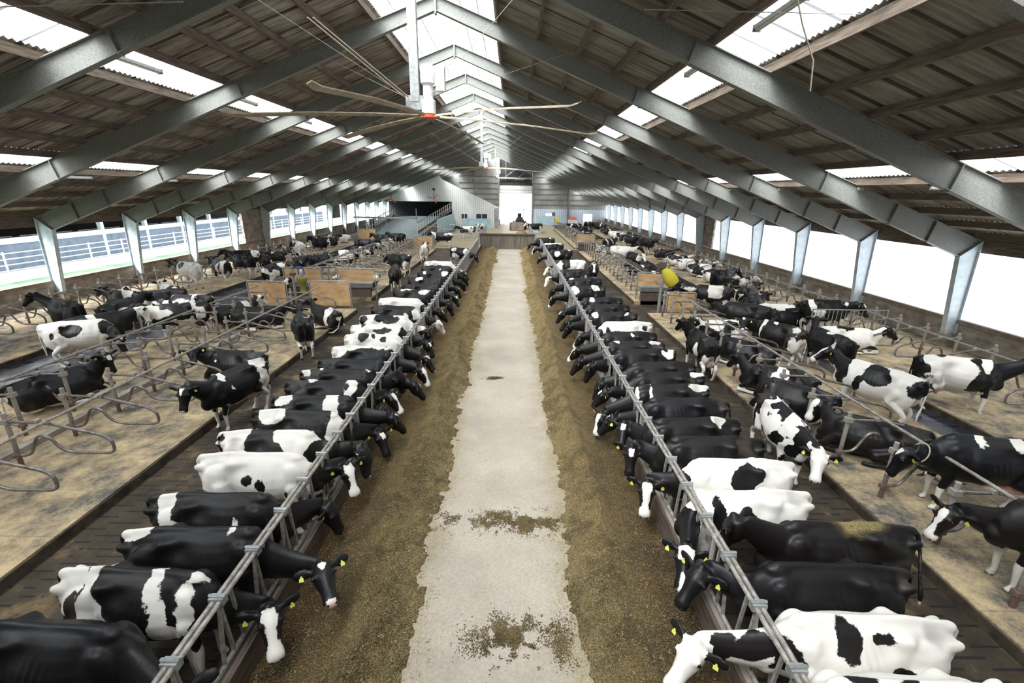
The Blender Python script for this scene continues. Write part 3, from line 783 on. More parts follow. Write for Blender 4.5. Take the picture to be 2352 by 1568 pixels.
def neck_rail(x, y0, y1, z, label):
    o = MB().tube([(x, y0, z), (x, y1, z)], .03, 8).build('neck_rail', 'rail_grey', None, True)
    tag(o, label, 'rail', 'long pipe rails over the stalls')
row(-9.97, 3.2, 21.2, False, 'near left block, right side'); row(-11.12, 3.2, 21.2, True, 'near left block, left side')
row(-9.97, 25.2, 45.5, False, 'second left block, right side'); row(-11.12, 25.2, 45.5, True, 'second left block, left side')
row(-19.95, 6.0, 51, False, 'row along the left wall')
row(7.2, 3.75, 21.4, False, 'near right block'); row(7.2, 25.6, 45.4, False, 'second right block'); row(7.2, 49.5, 73.5, False, 'far right block')
row(15.15, 7.3, 82, True, 'row along the right wall')
neck_rail(-9.1, 2, 21.4, 1.27, 'long grey rail over the right half of the near left stalls')
neck_rail(-12.0, 2, 21.4, 1.27, 'long grey rail over the left half of the near left stalls')
neck_rail(-9.1, 24.2, 45.6, 1.27, 'long grey rail over the right half of the second left stalls')
neck_rail(-12.0, 24.2, 45.6, 1.27, 'long grey rail over the left half of the second left stalls')
neck_rail(-19.4, 4, 51.5, 1.27, 'long dark rail over the outer left stalls by the wall')
neck_rail(7.85, 2.5, 21.4, 1.30, 'long rusty rail over the near right stalls')
neck_rail(7.85, 24.2, 45.6, 1.27, 'long rusty rail over the second right stalls')
neck_rail(7.85, 48.6, 73.8, 1.27, 'long rusty rail over the far right stalls')
neck_rail(14.6, 5, 83, 1.27, 'long dark rail over the outer right stalls by the wall')

# wooden boards in pipe frames, troughs
def board(x0, x1, y, z0, z1, label, name='framed_board'):
    root = empty(name, ((x0 + x1) / 2, y, 0)); h = (x1 - x0) / 2
    MB().box(-h + .06, h - .06, -.012, .012, z0, z1 - .06).build('panel', 'plywood', root)
    MB().tube(rounded([(-h, 0, .0), (-h, 0, z1), (h, 0, z1), (h, 0, .0)], .12), .03, 8).build('pipe_frame', 'galvanised', root, True)
    return tag(root, label, 'board', 'plywood boards in pipe frames')
def trough(x0, x1, y, label):
    root = empty('water_trough', ((x0 + x1) / 2, y, 0)); h = (x1 - x0) / 2
    p = MB().box(-h + .06, h - .06, .2, .225, .95, 1.62).build('back_board', 'plywood', root)
    MB().tube(rounded([(-h, .21, .0), (-h, .21, 1.68), (h, .21, 1.68), (h, .21, .0)], .12), .03, 8).build('pipe_frame', 'galvanised', root, True)
    q = MB(); hh = h - .08; z0, z1 = .72, .98
    q.add([(-hh, -.35, z1), (hh, -.35, z1), (hh, .15, z1), (-hh, .15, z1), (-hh + .05, -.25, z0), (hh - .05, -.25, z0), (hh - .05, .1, z0), (-hh + .05, .1, z0),
           (-hh + .04, -.31, z1), (hh - .04, -.31, z1), (hh - .04, .11, z1), (-hh + .04, .11, z1), (-hh + .08, -.22, z0 + .05), (hh - .08, -.22, z0 + .05), (hh - .08, .07, z0 + .05), (-hh + .08, .07, z0 + .05)],
          [(4, 5, 6, 7), (0, 1, 5, 4), (1, 2, 6, 5), (2, 3, 7, 6), (3, 0, 4, 7), (0, 8, 9, 1), (1, 9, 10, 2), (2, 10, 11, 3), (3, 11, 8, 0), (8, 12, 13, 9), (9, 13, 14, 10), (10, 14, 15, 11), (11, 15, 12, 8), (12, 15, 14, 13)])
    q.build('basin', 'stainless', root)
    MB().box(-hh + .1, hh - .1, -.2, .05, 0, .7).build('pedestal', 'kerb_board', root)
    MB().box(-hh + .06, hh - .06, -.29, .09, .9, .92).build('water', 'slats_wet', root)
    return tag(root, label, 'trough', 'steel water troughs with backboards')
board(-12.65, -10.78, 21.62, .3, 1.45, 'framed plywood board closing the near left stalls, left of the brush post')
board(-9.68, -7.70, 21.62, .3, 1.50, 'large framed plywood board closing the near left stalls, right of the brush post')
trough(-12.2, -10.15, 24.15, 'steel water trough behind the green brush on the left crossing')
trough(-9.3, -7.3, 24.15, 'steel water trough at the left crossing nearest the feed alley')
trough(6.85, 8.5, 24.2, 'steel water trough at the near right crossing')
board(7.62, 9.0, 21.62, .2, 1.2, 'low framed plywood board beside the yellow brush post')
board(-9.7, -7.75, 45.95, .1, 1.40, 'framed plywood board closing the second left stalls')
board(-17.2, -15.2, 52.3, .1, 1.5, 'pink-brown framed board at the end of the outer left stalls')
trough(6.65, 8.55, 47.0, 'steel water trough at the far right crossing')
board(8.6, 10.5, 47.0, .3, 1.2, 'dull brown board right of the far right trough')

# rotating cow brushes on posts
root = empty('cow_brush', (-10.55, 21.95, 0)); tag(root, 'green-tipped hanging cow brush with a blue guard on a rusty post', 'brush', 'cow brushes')
MB().tube([(0, 0, 0), (0, 0, 2.75)], .07, 10).build('post', 'stall_pipe', root, True)
MB().cbox((0, 0, 1.75), (.22, .2, .12)).cbox((0, 0, 2.3), (.26, .24, .14)).tube(rounded([(0, 0, 2.6), (-.2, 0, 2.9), (.15, 0, 3.05), (.25, 0, 2.5)], .1), .03, 6).build('bracket', 'kerb_board', root)
h = MB().tube(rounded([(.05, -.1, 2.05), (.35, -.12, 2.15), (.6, -.12, 2.1), (.62, -.12, 1.75)], .1), .03, 6).tube(rounded([(.35, -.12, 2.1), (.33, -.12, 1.75)], .1), .03, 6).build('guard', 'blue_paint', root, True)
MB().lathe([(.06, 2.0), (.09, 1.95), (.09, 1.68), (.05, 1.62)], (.47, -.12, 0), n=12).build('motor', 'stainless', root, True)
MB().lathe([(.05, 1.66), (.25, 1.62), (.27, 1.55), (.2, 1.38), (.13, 1.2), (.12, 1.05), (.17, .92), (.05, .9)], (.47, -.12, 0), n=22).build('bristles', 'green_bristle', root, True)
root = empty('cow_brush', (7.35, 21.9, 0)); tag(root, 'yellow tilted cow brush on a tall post at the near right crossing', 'brush', 'cow brushes')
MB().tube([(0, 0, 0), (0, 0, 2.75)], .08, 10).build('post', 'galvanised', root, True)
MB().cbox((-.05, 0, 2.45), (.3, .24, .3)).beam((0, 0, 2.0), (.3, 0, 2.4), .06, .06).beam((-.35, 0, 2.5), (.0, 0, 2.1), .1, .2).build('bracket', 'kerb_board', root)
br = MB().lathe([(.05, .62), (.14, .6), (.22, .4), (.30, .15), (.33, -.1), (.30, -.3), (.05, -.34)], (0, 0, 0), n=22).build('bristles', 'yellow_bristle', root, True)
br.location = (.38, 0, 1.82); br.rotation_euler = (0, R(-38), 0)
root = empty('cow_brush', (6.9, 75.2, 0)); tag(root, 'small yellow cow brush at the far end of the right stalls', 'brush', 'cow brushes')
MB().tube([(0, 0, 0), (0, 0, 2.6)], .07, 8).build('post', 'galvanised', root, True)
MB().cbox((-.2, 0, 2.4), (.5, .3, .5)).build('bracket', 'kerb_board', root)
br = MB().lathe([(.05, .6), (.2, .5), (.3, .0), (.3, -.4), (.05, -.5)], (0, 0, 0), n=14).build('bristles', 'yellow_bristle', root, True)
br.location = (.4, 0, 1.5); br.rotation_euler = (0, R(-30), 0)

# gates
def gate(p0, p1, z0, z1, nbar, label, mat='galvanised', hbars=0, group='pipe gates'):
    p0, p1 = Vector(p0), Vector(p1); d = p1 - p0; L = d.length
    root = empty('pipe_gate', (p0.x, p0.y, 0), math.atan2(d.y, d.x)); tag(root, label, 'gate', group)
    MB().tube([(0, 0, z0), (0, 0, z1)], .03, 6).tube([(L, 0, z0), (L, 0, z1)], .03, 6).tube([(0, 0, z1), (L, 0, z1)], .025, 6).tube([(0, 0, z0 + .15), (L, 0, z0 + .15)], .025, 6).build('gate_frame', mat, root)
    for k in range(1, nbar + 1):
        x = L * k / (nbar + 1); MB().tube([(x, 0, z0 + .15), (x, 0, z1)], .014, 5).build('upright', mat, root)
    for k in range(hbars):
        z = z0 + .15 + (z1 - z0 - .15) * (k + 1) / (hbars + 1); MB().tube([(0, 0, z), (L, 0, z)], .02, 5).build('cross_bar', mat, root)
    return root
a, b = at(1765, 705, z=.2), at(1893, 690, z=.35)
gate((12.0, 17.5, 0), (15.0, 17.5, 0), .22, 1.45, 17, 'barred grey gate across the outer right stalls')
gate((-8.1, 55.6, 0), (-3.6, 55.6, 0), .0, 1.35, 26, 'long barred calf-pen gate behind the left feed alley', hbars=1)
gate((-8.3, 62, 0), (-3.45, 62, 0), .05, 1.45, 22, 'second barred pen gate, behind the calf-pen gate')
gate((-8.2, 48.5, 0), (-8.2, 55.3, 0), .0, 1.35, 20, 'barred gate running away beside the far left board')
gate((-3.35, 47.9, 0), (-3.3, 61.8, 0), .05, 1.45, 26, 'barred gate along the lane beyond the end wall')
gate((-10.4, 56, 0), (-8.4, 56, 0), .0, 1.6, 8, 'short gate with orange-brown panel near the parlour ramp', mat='plywood')
gate((3.3, 72, 0), (5.2, 72, 0), .0, 1.4, 7, 'small grey gate left of the far yellow brush')
gate((2.6, 48, 0), (2.5, 66, 0), .05, 1.35, 30, 'barred fence continuing behind the right feed fence')
tag(MB().box(4.4, 8.3, YB - 1.6, YB - 1.52, .1, 1.7).build('pen_board', 'teal_board'), 'pale blue board pen wall under the left gable window', 'board')
tag(MB().box(-7.6, -3.2, 74.2, 74.28, .0, 1.6).build('pen_board', 'teal_board'), 'pale blue board pen wall below the two office windows', 'board')
tag(MB().box(-9.2, -9.1, 58, 74.4, .0, 2.3).build('pen_board', 'teal_board'), 'long blue-grey wall running beside the parlour ramp', 'board')

# collecting yard: sloping railings up to the dark milking pit
def sloped_rail(p0, p1, h, n, label):
    p0, p1 = Vector(p0), Vector(p1); root = empty('ramp_railing', p0); tag(root, label, 'railing', 'sloping railings of the collecting yard')
    d = p1 - p0
    MB().tube([(0, 0, h), d + Vector((0, 0, h))], .05, 6).build('hand_rail', 'kerb_board', root)
    MB().tube([(0, 0, h * .5), d + Vector((0, 0, h * .5))], .03, 6).build('mid_rail', 'galvanised', root)
    MB().beam((0, 0, .1), d + Vector((0, 0, .1)), .12, .3).build('base_beam', 'kerb_board', root)
    for k in range(n):
        q = d * (k / (n - 1)); MB().tube([q + Vector((0, 0, -.1)), q + Vector((0, 0, h + .1))], .05, 6).build('post', 'white_paint', root)
a, b = at(958, 512, Y=55), at(1036, 466, Y=74.5)
sloped_rail(a + Vector((0, 0, -1.2)), b + Vector((0, 0, -1.2)), 1.2, 16, 'rusty white-posted railing rising to the right edge of the dark pit')
a, b = at(842, 512, Y=55), at(905, 478, Y=74.5)
sloped_rail(a + Vector((0, 0, -1.2)), b + Vector((0, 0, -1.2)), 1.2, 14, 'rusty white-posted railing rising to the left edge of the dark pit')
zf = at(1030, 497, Y=74.4).z
m = MB(); q = [(-18.6, 56, 0), (-11.6, 56, 0), (-10.2, 74.4, 0), (-17.4, 74.4, 0), (-18.6, 56, .05), (-11.6, 56, .05), (-10.2, 74.4, zf), (-17.4, 74.4, zf)]
m.add(q, [(0, 3, 2, 1), (4, 5, 6, 7), (0, 1, 5, 4), (1, 2, 6, 5), (2, 3, 7, 6), (3, 0, 4, 7)])
struct(m, 'floor_ramp', 'ramp_grey')
a = at(812, 499, Y=60); b = at(960, 499, Y=60)
root = empty('walkway_beam', a); tag(root, 'long pale beam crossing over the collecting yard on posts', 'beam')
MB().box(0, b.x - a.x, -.1, .1, -.08, .12).build('girder', 'galvanised', root)
for x in (.3, (b.x - a.x) * .5, b.x - a.x - .2): MB().tube([(x, 0, -a.z), (x, 0, 1.2)], .05, 6).build('post', 'galvanised', root)
pz = at(1180, 0, Y=70)
# red three-bladed fans on the milking house wall
for (px_, py_, lb) in ((898, 457, 'left'), (997, 455, 'right')):
    p = at(px_, py_, Y=74.0)
    root = empty('wall_fan', p); tag(root, 'small red three-bladed fan high on the pale wall, %s of the two' % lb, 'fan', 'red three-bladed fans')
    MB().tube([(0, 0, 0), (0, 0, 1.2)], .05, 6).cbox((0, 0, 1.3), (.4, .3, .3)).build('hanger', 'black_metal', root)
    hub = MB().lathe([(.02, -.05), (.12, 0), (.02, .05)], (0, 0, 0), n=10).build('hub', 'black_metal', root)
    for k in range(3):
        t_ = R(80 + 120 * k if lb == 'left' else 50 + 120 * k)
        MB().beam((math.cos(t_) * .1, 0, math.sin(t_) * .1), (math.cos(t_) * 1.0, -.25, math.sin(t_) * .8), .02, .18, up=(0, 1, 1)).build('blade', 'orange_paint', root)
# floor lamps on the wall
# loader with bucket seen through the door
TL = at(1186, 527, z=.06)
root = empty('wheel_loader', (TL.x + .5, TL.y, .06)); root.scale = (1.25, 1.25, 1.25); tag(root, 'small wheel loader facing the barn from the open doorway', 'loader')
MB().box(-.55, .55, .3, 2.6, .55, 1.15).box(-.4, .4, .1, .5, .6, 1.5).build('body', 'black_metal', root)
MB().box(-.5, .5, .9, 1.0, 2.35, 2.42).tube([(-.5, .9, 1.1), (-.5, .9, 2.4)], .03).tube([(.5, .9, 1.1), (.5, .9, 2.4)], .03).tube([(-.5, 2.2, 1.1), (-.5, 2.2, 2.4)], .03).tube([(.5, 2.2, 1.1), (.5, 2.2, 2.4)], .03).box(-.55, .55, .85, 2.25, 2.38, 2.44).build('roll_cage', 'painted_post', root)
for sx, sy in ((-1, .4), (1, .4), (-1, 2.2), (1, 2.2)):
    wv = MB().lathe([(.15, -.14), (.42, -.14), (.48, -.08), (.48, .08), (.42, .14), (.15, .14)], (sx * .75, sy, .48), 'x', 18).build('wheel', 'tyre', root, True)
    MB().lathe([(.02, -.15), (.16, -.15), (.16, .15), (.02, .15)], (sx * .75, sy, .48), 'x', 12).build('rim', 'white_paint', wv)
MB().box(-.35, -.25, -1.0, .6, .7, .85).box(.25, .35, -1.0, .6, .7, .85).build('lift_arm', 'orange_paint', root)
MB().cbox((0, 1.3, 1.25), (.5, .5, .2)).cbox((0, 1.6, 1.6), (.5, .15, .6)).build('seat', 'black_metal', root)
bk = MB(); bk.add([(-1.25, -1.9, .05), (.45, -1.9, .05), (.45, -1.1, .05), (-1.25, -1.1, .05), (-1.25, -1.0, .95), (.45, -1.0, .95), (-1.25, -1.6, .9), (.45, -1.6, .9)], [(0, 1, 2, 3), (3, 2, 5, 4), (0, 3, 4, 6), (1, 7, 5, 2)])
so = bk.build('bucket', 'sill_wood', root); sm = so.modifiers.new('s', 'SOLIDIFY'); sm.thickness = .05
tag(MB().lathe([(.9, 0), (.7, .18), (.35, .36), (.05, .42)], (1.5, 66, .06), n=20).build('feed_pile', 'silage', None, True), 'small pile of feed on the floor right of the loader', 'feed pile', kind='stuff')
root = empty('storage_tote', (-2.6, 82.2, .06)); tag(root, 'dark blue tote with a white lid left of the loader', 'tote')
MB().box(-.6, .6, -.5, .5, 0, 1.0).build('tank', 'blue_paint', root); MB().box(-.65, .65, -.55, .55, 1.0, 1.15).build('lid', 'white_paint', root)
p = at(1315, 506, Y=85.5)
root = empty('feed_bin', (p.x, 85.4, 0)); tag(root, 'orange-topped bin against the gable between the far windows', 'bin')
MB().box(-.8, .8, -.4, .4, 0, 1.0).build('body', 'white_paint', root); MB().add
lid = MB(); lid.add([(-.8, -.4, 1.0), (.8, -.4, 1.0), (.8, .4, 1.0), (-.8, .4, 1.0), (-.5, -.2, 1.5), (.5, -.2, 1.5), (.5, .2, 1.5), (-.5, .2, 1.5)], [(0, 1, 5, 4), (1, 2, 6, 5), (2, 3, 7, 6), (3, 0, 4, 7), (4, 5, 6, 7)])
lid.build('lid', 'orange_paint', root)
p = at(1235, 508, z=1.4)
tag(MB().box(p.x - .9, p.x + .3, 68, 69.5, .0, 1.25).build('blue_tank', 'teal_board'), 'pale blue tank behind the far right feed fence', 'tank')
# ------------------------------------------------------------------ dairy cows
# local frame: x forward, y left, z up, origin on the ground under the trunk
def loft(mb, secs, n=16, top=.28):
    """secs: centre, side vector, up vector, half width, half height ; closed at both ends"""
    k = len(mb.v)
    for c, sd, up, wd, ht in secs:
        for j in range(n):
            a = 2 * PI * j / n; ca, sa = math.cos(a), math.sin(a)
            y = wd * ca * (1 - top * max(0, sa) ** 1.5); z = ht * sa
            p = Vector(c) + Vector(sd) * y + Vector(up) * z; mb.v.append(tuple(p))
    for i in range(len(secs) - 1):
        for j in range(n): q = k + i * n; mb.f.append((q + j, q + (j + 1) % n, q + n + (j + 1) % n, q + n + j))
    mb.f.append(tuple(k + j for j in range(n))[::-1]); q = k + (len(secs) - 1) * n; mb.f.append(tuple(q + j for j in range(n)))
_US = None
def ell(mb, c, r, rot=None, n=12, m=7):
    c = Vector(c); k = len(mb.v)
    def P(x, y, z):
        v = Vector((x * r[0], y * r[1], z * r[2])); v = rot @ v if rot is not None else v; mb.v.append(tuple(c + v))
    P(0, 0, 1)
    for i in range(1, m):
        t = PI * i / m
        for j in range(n): a = 2 * PI * j / n; P(math.sin(t) * math.cos(a), math.sin(t) * math.sin(a), math.cos(t))
    P(0, 0, -1); last = len(mb.v) - 1
    for j in range(n): mb.f.append((k, k + 1 + j, k + 1 + (j + 1) % n))
    for i in range(m - 2):
        for j in range(n): q = k + 1 + i * n; mb.f.append((q + j, q + n + j, q + n + (j + 1) % n, q + (j + 1) % n))
    q = k + 1 + (m - 2) * n
    for j in range(n): mb.f.append((last, q + (j + 1) % n, q + j))
def chain(mb, pts, rs, n=10):
    mb.tube(pts, list(rs), n)
    for p, r in zip(pts, rs): ell(mb, p, (r, r, r), n=8, m=5)
def bez(a, b, c, d, k):
    a, b, c, d = map(Vector, (a, b, c, d)); o = []
    for i in range(k + 1):
        t = i / k; o.append(a * (1 - t) ** 3 + b * 3 * t * (1 - t) ** 2 + c * 3 * t * t * (1 - t) + d * t ** 3)
    return o
def head_frame(poll, nose_dir):
    f = Vector(nose_dir).normalized(); up = Vector((0, 0, 1))
    if abs(f.dot(up)) > .97: up = Vector((-1, 0, .2))
    r = f.cross(up).normalized(); u = r.cross(f).normalized(); return f, u, r
TR = [(-1.0, 1.16, .10, .09), (-.97, 1.15, .20, .17), (-.86, 1.12, .29, .235), (-.68, 1.09, .345, .265), (-.48, 1.07, .38, .28), (-.22, 1.02, .42, .35),
      (.05, 1.0, .435, .385), (.28, 1.01, .42, .36), (.46, 1.03, .39, .29), (.60, 1.01, .35, .225), (.73, .985, .27, .16), (.82, .96, .15, .09)]
def cow_mesh(pose, poll, nose, bend=0.0, tail='down', seed=0, step=0.0, fat=1.0):
    mb = MB(); rng = random.Random(seed)
    lie = pose == 'lie'; dz = -.57 if lie else 0
    X, Y, Z = Vector((1, 0, 0)), Vector((0, 1, 0)), Vector((0, 0, 1))
    cvy = lambda x: bend * (x * x)                    # sideways curve of the spine
    secs = []
    for x, zc, h, wd in TR:
        if lie:
            wd *= 1.10; top_ = zc + h + dz; bot = max(zc - h + dz, .02); zc2 = (top_ + bot) / 2; h2 = (top_ - bot) / 2
        else: zc2, h2 = zc, h
        secs.append(((x, cvy(x), zc2), Y, Z, wd * fat, h2))
    loft(mb, secs, 20, .30)
    sp = [(-.93, cvy(-.93), 1.405 + dz), (-.5, cvy(-.5), 1.445 + dz), (-.1, 0, 1.425 + dz), (.25, 0, 1.425 + dz), (.48, cvy(.48), 1.405 + dz)]
    chain(mb, sp, (.035, .045, .04, .045, .06), 8)
    ell(mb, (.43, cvy(.43), 1.355 + dz), (.20, .10, .09))
    for s in (-1, 1):
        ell(mb, (-.92, s * .13 + cvy(-.92), 1.27 + dz), (.09, .05, .06))              # pins
        ell(mb, (.46, s * .15 + cvy(.48), 1.06 + dz * .9), (.19, .10, .28))           # shoulder
        if not lie: ell(mb, (-.68, s * .155, .98), (.27, .13, .36), Matrix.Rotation(R(8), 3, 'Y'))
    ell(mb, (-.93, cvy(-.93), 1.37 + dz), (.12, .06, .07))
    ell(mb, (.74, 0, .84 + dz * .9), (.16, .13, .17))
    # legs
    if not lie:
        ph = [(-.06, .10), (.08, -.05)] if step else [(0, 0), (0, 0)]
        for s in (-1, 1):
            q = step * s * .16 + rng.uniform(-.04, .04)
            g = -step * s * .14 + rng.uniform(-.04, .04)
            chain(mb, [(-.62, s * .17, .98), (-.50 + q * .3, s * .21, .76), (-.80 + q * .6, s * .19, .52), (-.82 + q * .9, s * .18, .47), (-.74 + q, s * .18, .17), (-.70 + q, s * .18, .10)], (.17, .115, .062, .058, .042, .05))
            chain(mb, [(-.70 + q, s * .18, .11), (-.655 + q, s * .18, .03)], (.05, .062))
            chain(mb, [(.48, s * .18, .95), (.44 + g * .2, s * .19, .78), (.50 + g * .6, s * .165, .45), (.50 + g * .7, s * .165, .38), (.48 + g, s * .165, .15), (.50 + g, s * .165, .09)], (.13, .09, .06, .05, .038, .047))
            chain(mb, [(.50 + g, s * .165, .10), (.53 + g, s * .165, .03)], (.047, .058))
        ell(mb, (-.50, 0, .66), (.26, .18, .20)); ell(mb, (-.62, 0, .62), (.17, .17, .16))
        for sx in (-.42, -.58):
            for s in (-1, 1): mb.tube([(sx, s * .085, .52), (sx, s * .09, .42)], [.022, .017], 6)
        chain(mb, [(.0, 0, .60), (-.3, 0, .66)], (.10, .10))
    else:
        side = 1 if seed % 2 else -1
        for s in (-1, 1):
            chain(mb, [(.50, s * .2, .42), (.78, s * .22, .16), (.82, s * .22, .085), (.55, s * .24, .065), (.42, s * .24, .06)], (.13, .07, .065, .045, .05), 8)
        ell(mb, (-.62, -.2, .42), (.32, .17, .34)); ell(mb, (-.62, .2, .42), (.32, .17, .34))
        chain(mb, [(-.55, side * .28, .32), (-.15, side * .42, .24), (-.48, side * .50, .09), (-.1, side * .52, .06), (.02, side * .5, .05)], (.19, .12, .065, .045, .05), 8)
        chain(mb, [(-.3, -side * .1, .2), (.05, -side * .36, .08), (.3, -side * .38, .06)], (.1, .05, .05), 8)
    # neck
    poll = Vector(poll); f, u, r = head_frame(poll, nose)
    low = poll.z < 1.2 + dz
    base = Vector((.50, cvy(.5), (1.02 if low else 1.09) + dz)); d0 = Vector((.45, 0, .05)); 
    back = poll - f * .05 - u * .06
    dirb = (back - base).normalized()
    pts = bez(base, base + Vector((.28, 0, .05 if not low else -.09)), back - (dirb * .75 - u * -.25).normalized() * .22, back, 8)
    rz = [.32 if low else .335, .28 if low else .30, .265, .235, .21, .19, .17, .15, .13]; ry = [.19, .175, .16, .145, .135, .125, .115, .105, .095]
    secs = []
    for i, p in enumerate(pts):
        t = (pts[min(i + 1, 8)] - pts[max(i - 1, 0)]).normalized()
        sdv = t.cross(Z)
        if sdv.length < .2: sdv = -Y
        sdv.normalize(); sdv = (-sdv).lerp(-r, max(0, (i - 5) / 3) * .8).normalized(); upv = t.cross(-sdv).normalized()
        if upv.z < 0 and abs(upv.z) > .3: upv = -upv
        secs.append((p, sdv, upv, ry[i], rz[i]))
    loft(mb, secs, 14, .35)
    # head
    H = lambda t, a=0, b=0: poll + f * t + u * a + r * b
    hs = [(-.05, -.04, .085, .08), (.0, -.035, .122, .115), (.08, -.04, .138, .145), (.16, -.045, .134, .155), (.24, -.05, .108, .14), (.33, -.045, .088, .108), (.41, -.04, .088, .09), (.47, -.042, .098, .088), (.52, -.05, .092, .072), (.55, -.052, .05, .04)]
    loft(mb, [(H(t, a), r, u, w_, h_) for t, a, w_, h_ in hs], 14, .12)
    ell(mb, H(-.015, .05), (.055, .055, .05))
    ell(mb, H(.14, -.10), (.09, .07, .07))
    for s in (-1, 1):
        ell(mb, H(.15, .035, s * .108), (.045, .035, .035))
        e0 = H(.02, .0, s * .115); ed = (r * s * .93 + u * -.12 - f * .18).normalized(); en = (f * .75 + u * .55).normalized(); en = (en - ed * en.dot(ed)).normalized(); ew = ed.cross(en)
        rot = Matrix((ed, ew, en)).transposed()
        mb.tube([e0, e0 + ed * .07], [.035, .035], 8)
        ell(mb, e0 + ed * .125, (.125, .080, .027), rot, 12, 7)
    # tail
    yb = cvy(-.97)
    tl = {'down': [(-.95, yb, 1.385), (-1.045, yb, 1.33), (-1.06, yb, 1.1), (-1.05, yb + .02, .8), (-1.03, yb + .03, .58), (-1.03, yb + .03, .40)],
          'side': [(-.95, yb, 1.385), (-1.06, yb, 1.33), (-1.08, yb + .10, 1.1), (-1.02, yb + .24, .9), (-1.0, yb + .34, .72), (-1.02, yb + .36, .55)],
          'up': [(-.93, yb, 1.39), (-1.03, yb, 1.42), (-1.12, yb + .08, 1.52), (-1.22, yb + .2, 1.56), (-1.30, yb + .3, 1.48), (-1.33, yb + .3, 1.33)]}[tail]
    if lie: tl = [(-.95, yb, .815), (-1.04, yb, .76), (-1.07, yb, .5), (-1.05, yb + .1, .2), (-1.0, yb + .3, .05), (-.85, yb + .42, .04)]
    mb.tube(tl, [.04, .034, .027, .024, .035, .02], 8)
    return mb, (pts, poll, f, u, r)

def remesh(mb, vox):
    me = bpy.data.meshes.new('raw'); me.from_pydata(mb.v, [], mb.f)
    o = bpy.data.objects.new('raw', me); col.objects.link(o)
    m = o.modifiers.new('r', 'REMESH'); m.mode = 'VOXEL'; m.voxel_size = vox; m.adaptivity = 0
    s = o.modifiers.new('s', 'SMOOTH'); s.factor = .5; s.iterations = max(3, int(.11 / vox))
    return o

VERB = False
COWS = []        # queue; meshes are remeshed together
def cow(**kw): COWS.append(kw)

def segdist(P, a, b):
    a, b = np.array(a), np.array(b); ab = b - a; t = np.clip(((P - a) @ ab) / (ab @ ab), 0, 1)
    return np.linalg.norm(P - (a + t[:, None] * ab), axis=1), t
def patch(P, e):
    x, y, z, rx, ry, rz = e
    q = np.sqrt(((P[:, 0] - x) / rx) ** 2 + ((P[:, 1] - y) / ry) ** 2 + ((P[:, 2] - z) / rz) ** 2)
    return (1 - q) * min(rx, ry, rz)
def sculpt(me, V, lie):
    Z = V[:, 2] + (.57 if lie else 0); X, Y = V[:, 0], V[:, 1]; sg = np.sign(Y)
    g = lambda cx, cz, rx, rz: np.exp(-((X - cx) / rx) ** 2 - ((Z - cz) / rz) ** 2)
    side = np.clip((np.abs(Y) - .08) / .12, 0, 1); inx = (X < .62)
    d = -.045 * g(-.27, 1.27, .13, .10)                      # flank hollow
    d = d - .022 * g(.30, 1.20, .07, .22) + .018 * g(.46, 1.15, .10, .25)      # behind the shoulder blade
    d = d - .03 * g(-.70, 1.33, .13, .07) - .02 * g(-.44, .86, .08, .16)
    hk = np.exp(-(((X + .46) / np.where(X > -.46, .15, .09)) ** 2 + ((np.abs(Y) - .20) / .085) ** 2 + ((Z - 1.34) / .10) ** 2))
    pn = np.exp(-(((X + .95) / .08) ** 2 + ((np.abs(Y) - .13) / .06) ** 2 + ((Z - 1.28) / .07) ** 2))
    rp = np.exp(-(((X + .78) / .10) ** 2 + ((np.abs(Y) - .12) / .06) ** 2)) * (Z > 1.2)
    rib = .005 * np.sin((X - .25 * (Z - 1.0)) * 2 * PI / .085) * g(-.02, 1.12, .22, .20)
    nv = V.copy(); nv[:, 1] += sg * side * (d + rib) * inx * (X > -1.2)
    nv[:, 1] += sg * (hk * .07 + pn * .02); nv[:, 2] += hk * .085 + pn * .02 - rp * .03; nv[:, 0] -= pn * .03
    V[:] = nv; me.vertices.foreach_set('co', np.ascontiguousarray(nv.ravel(), dtype=np.float32)); me.update()
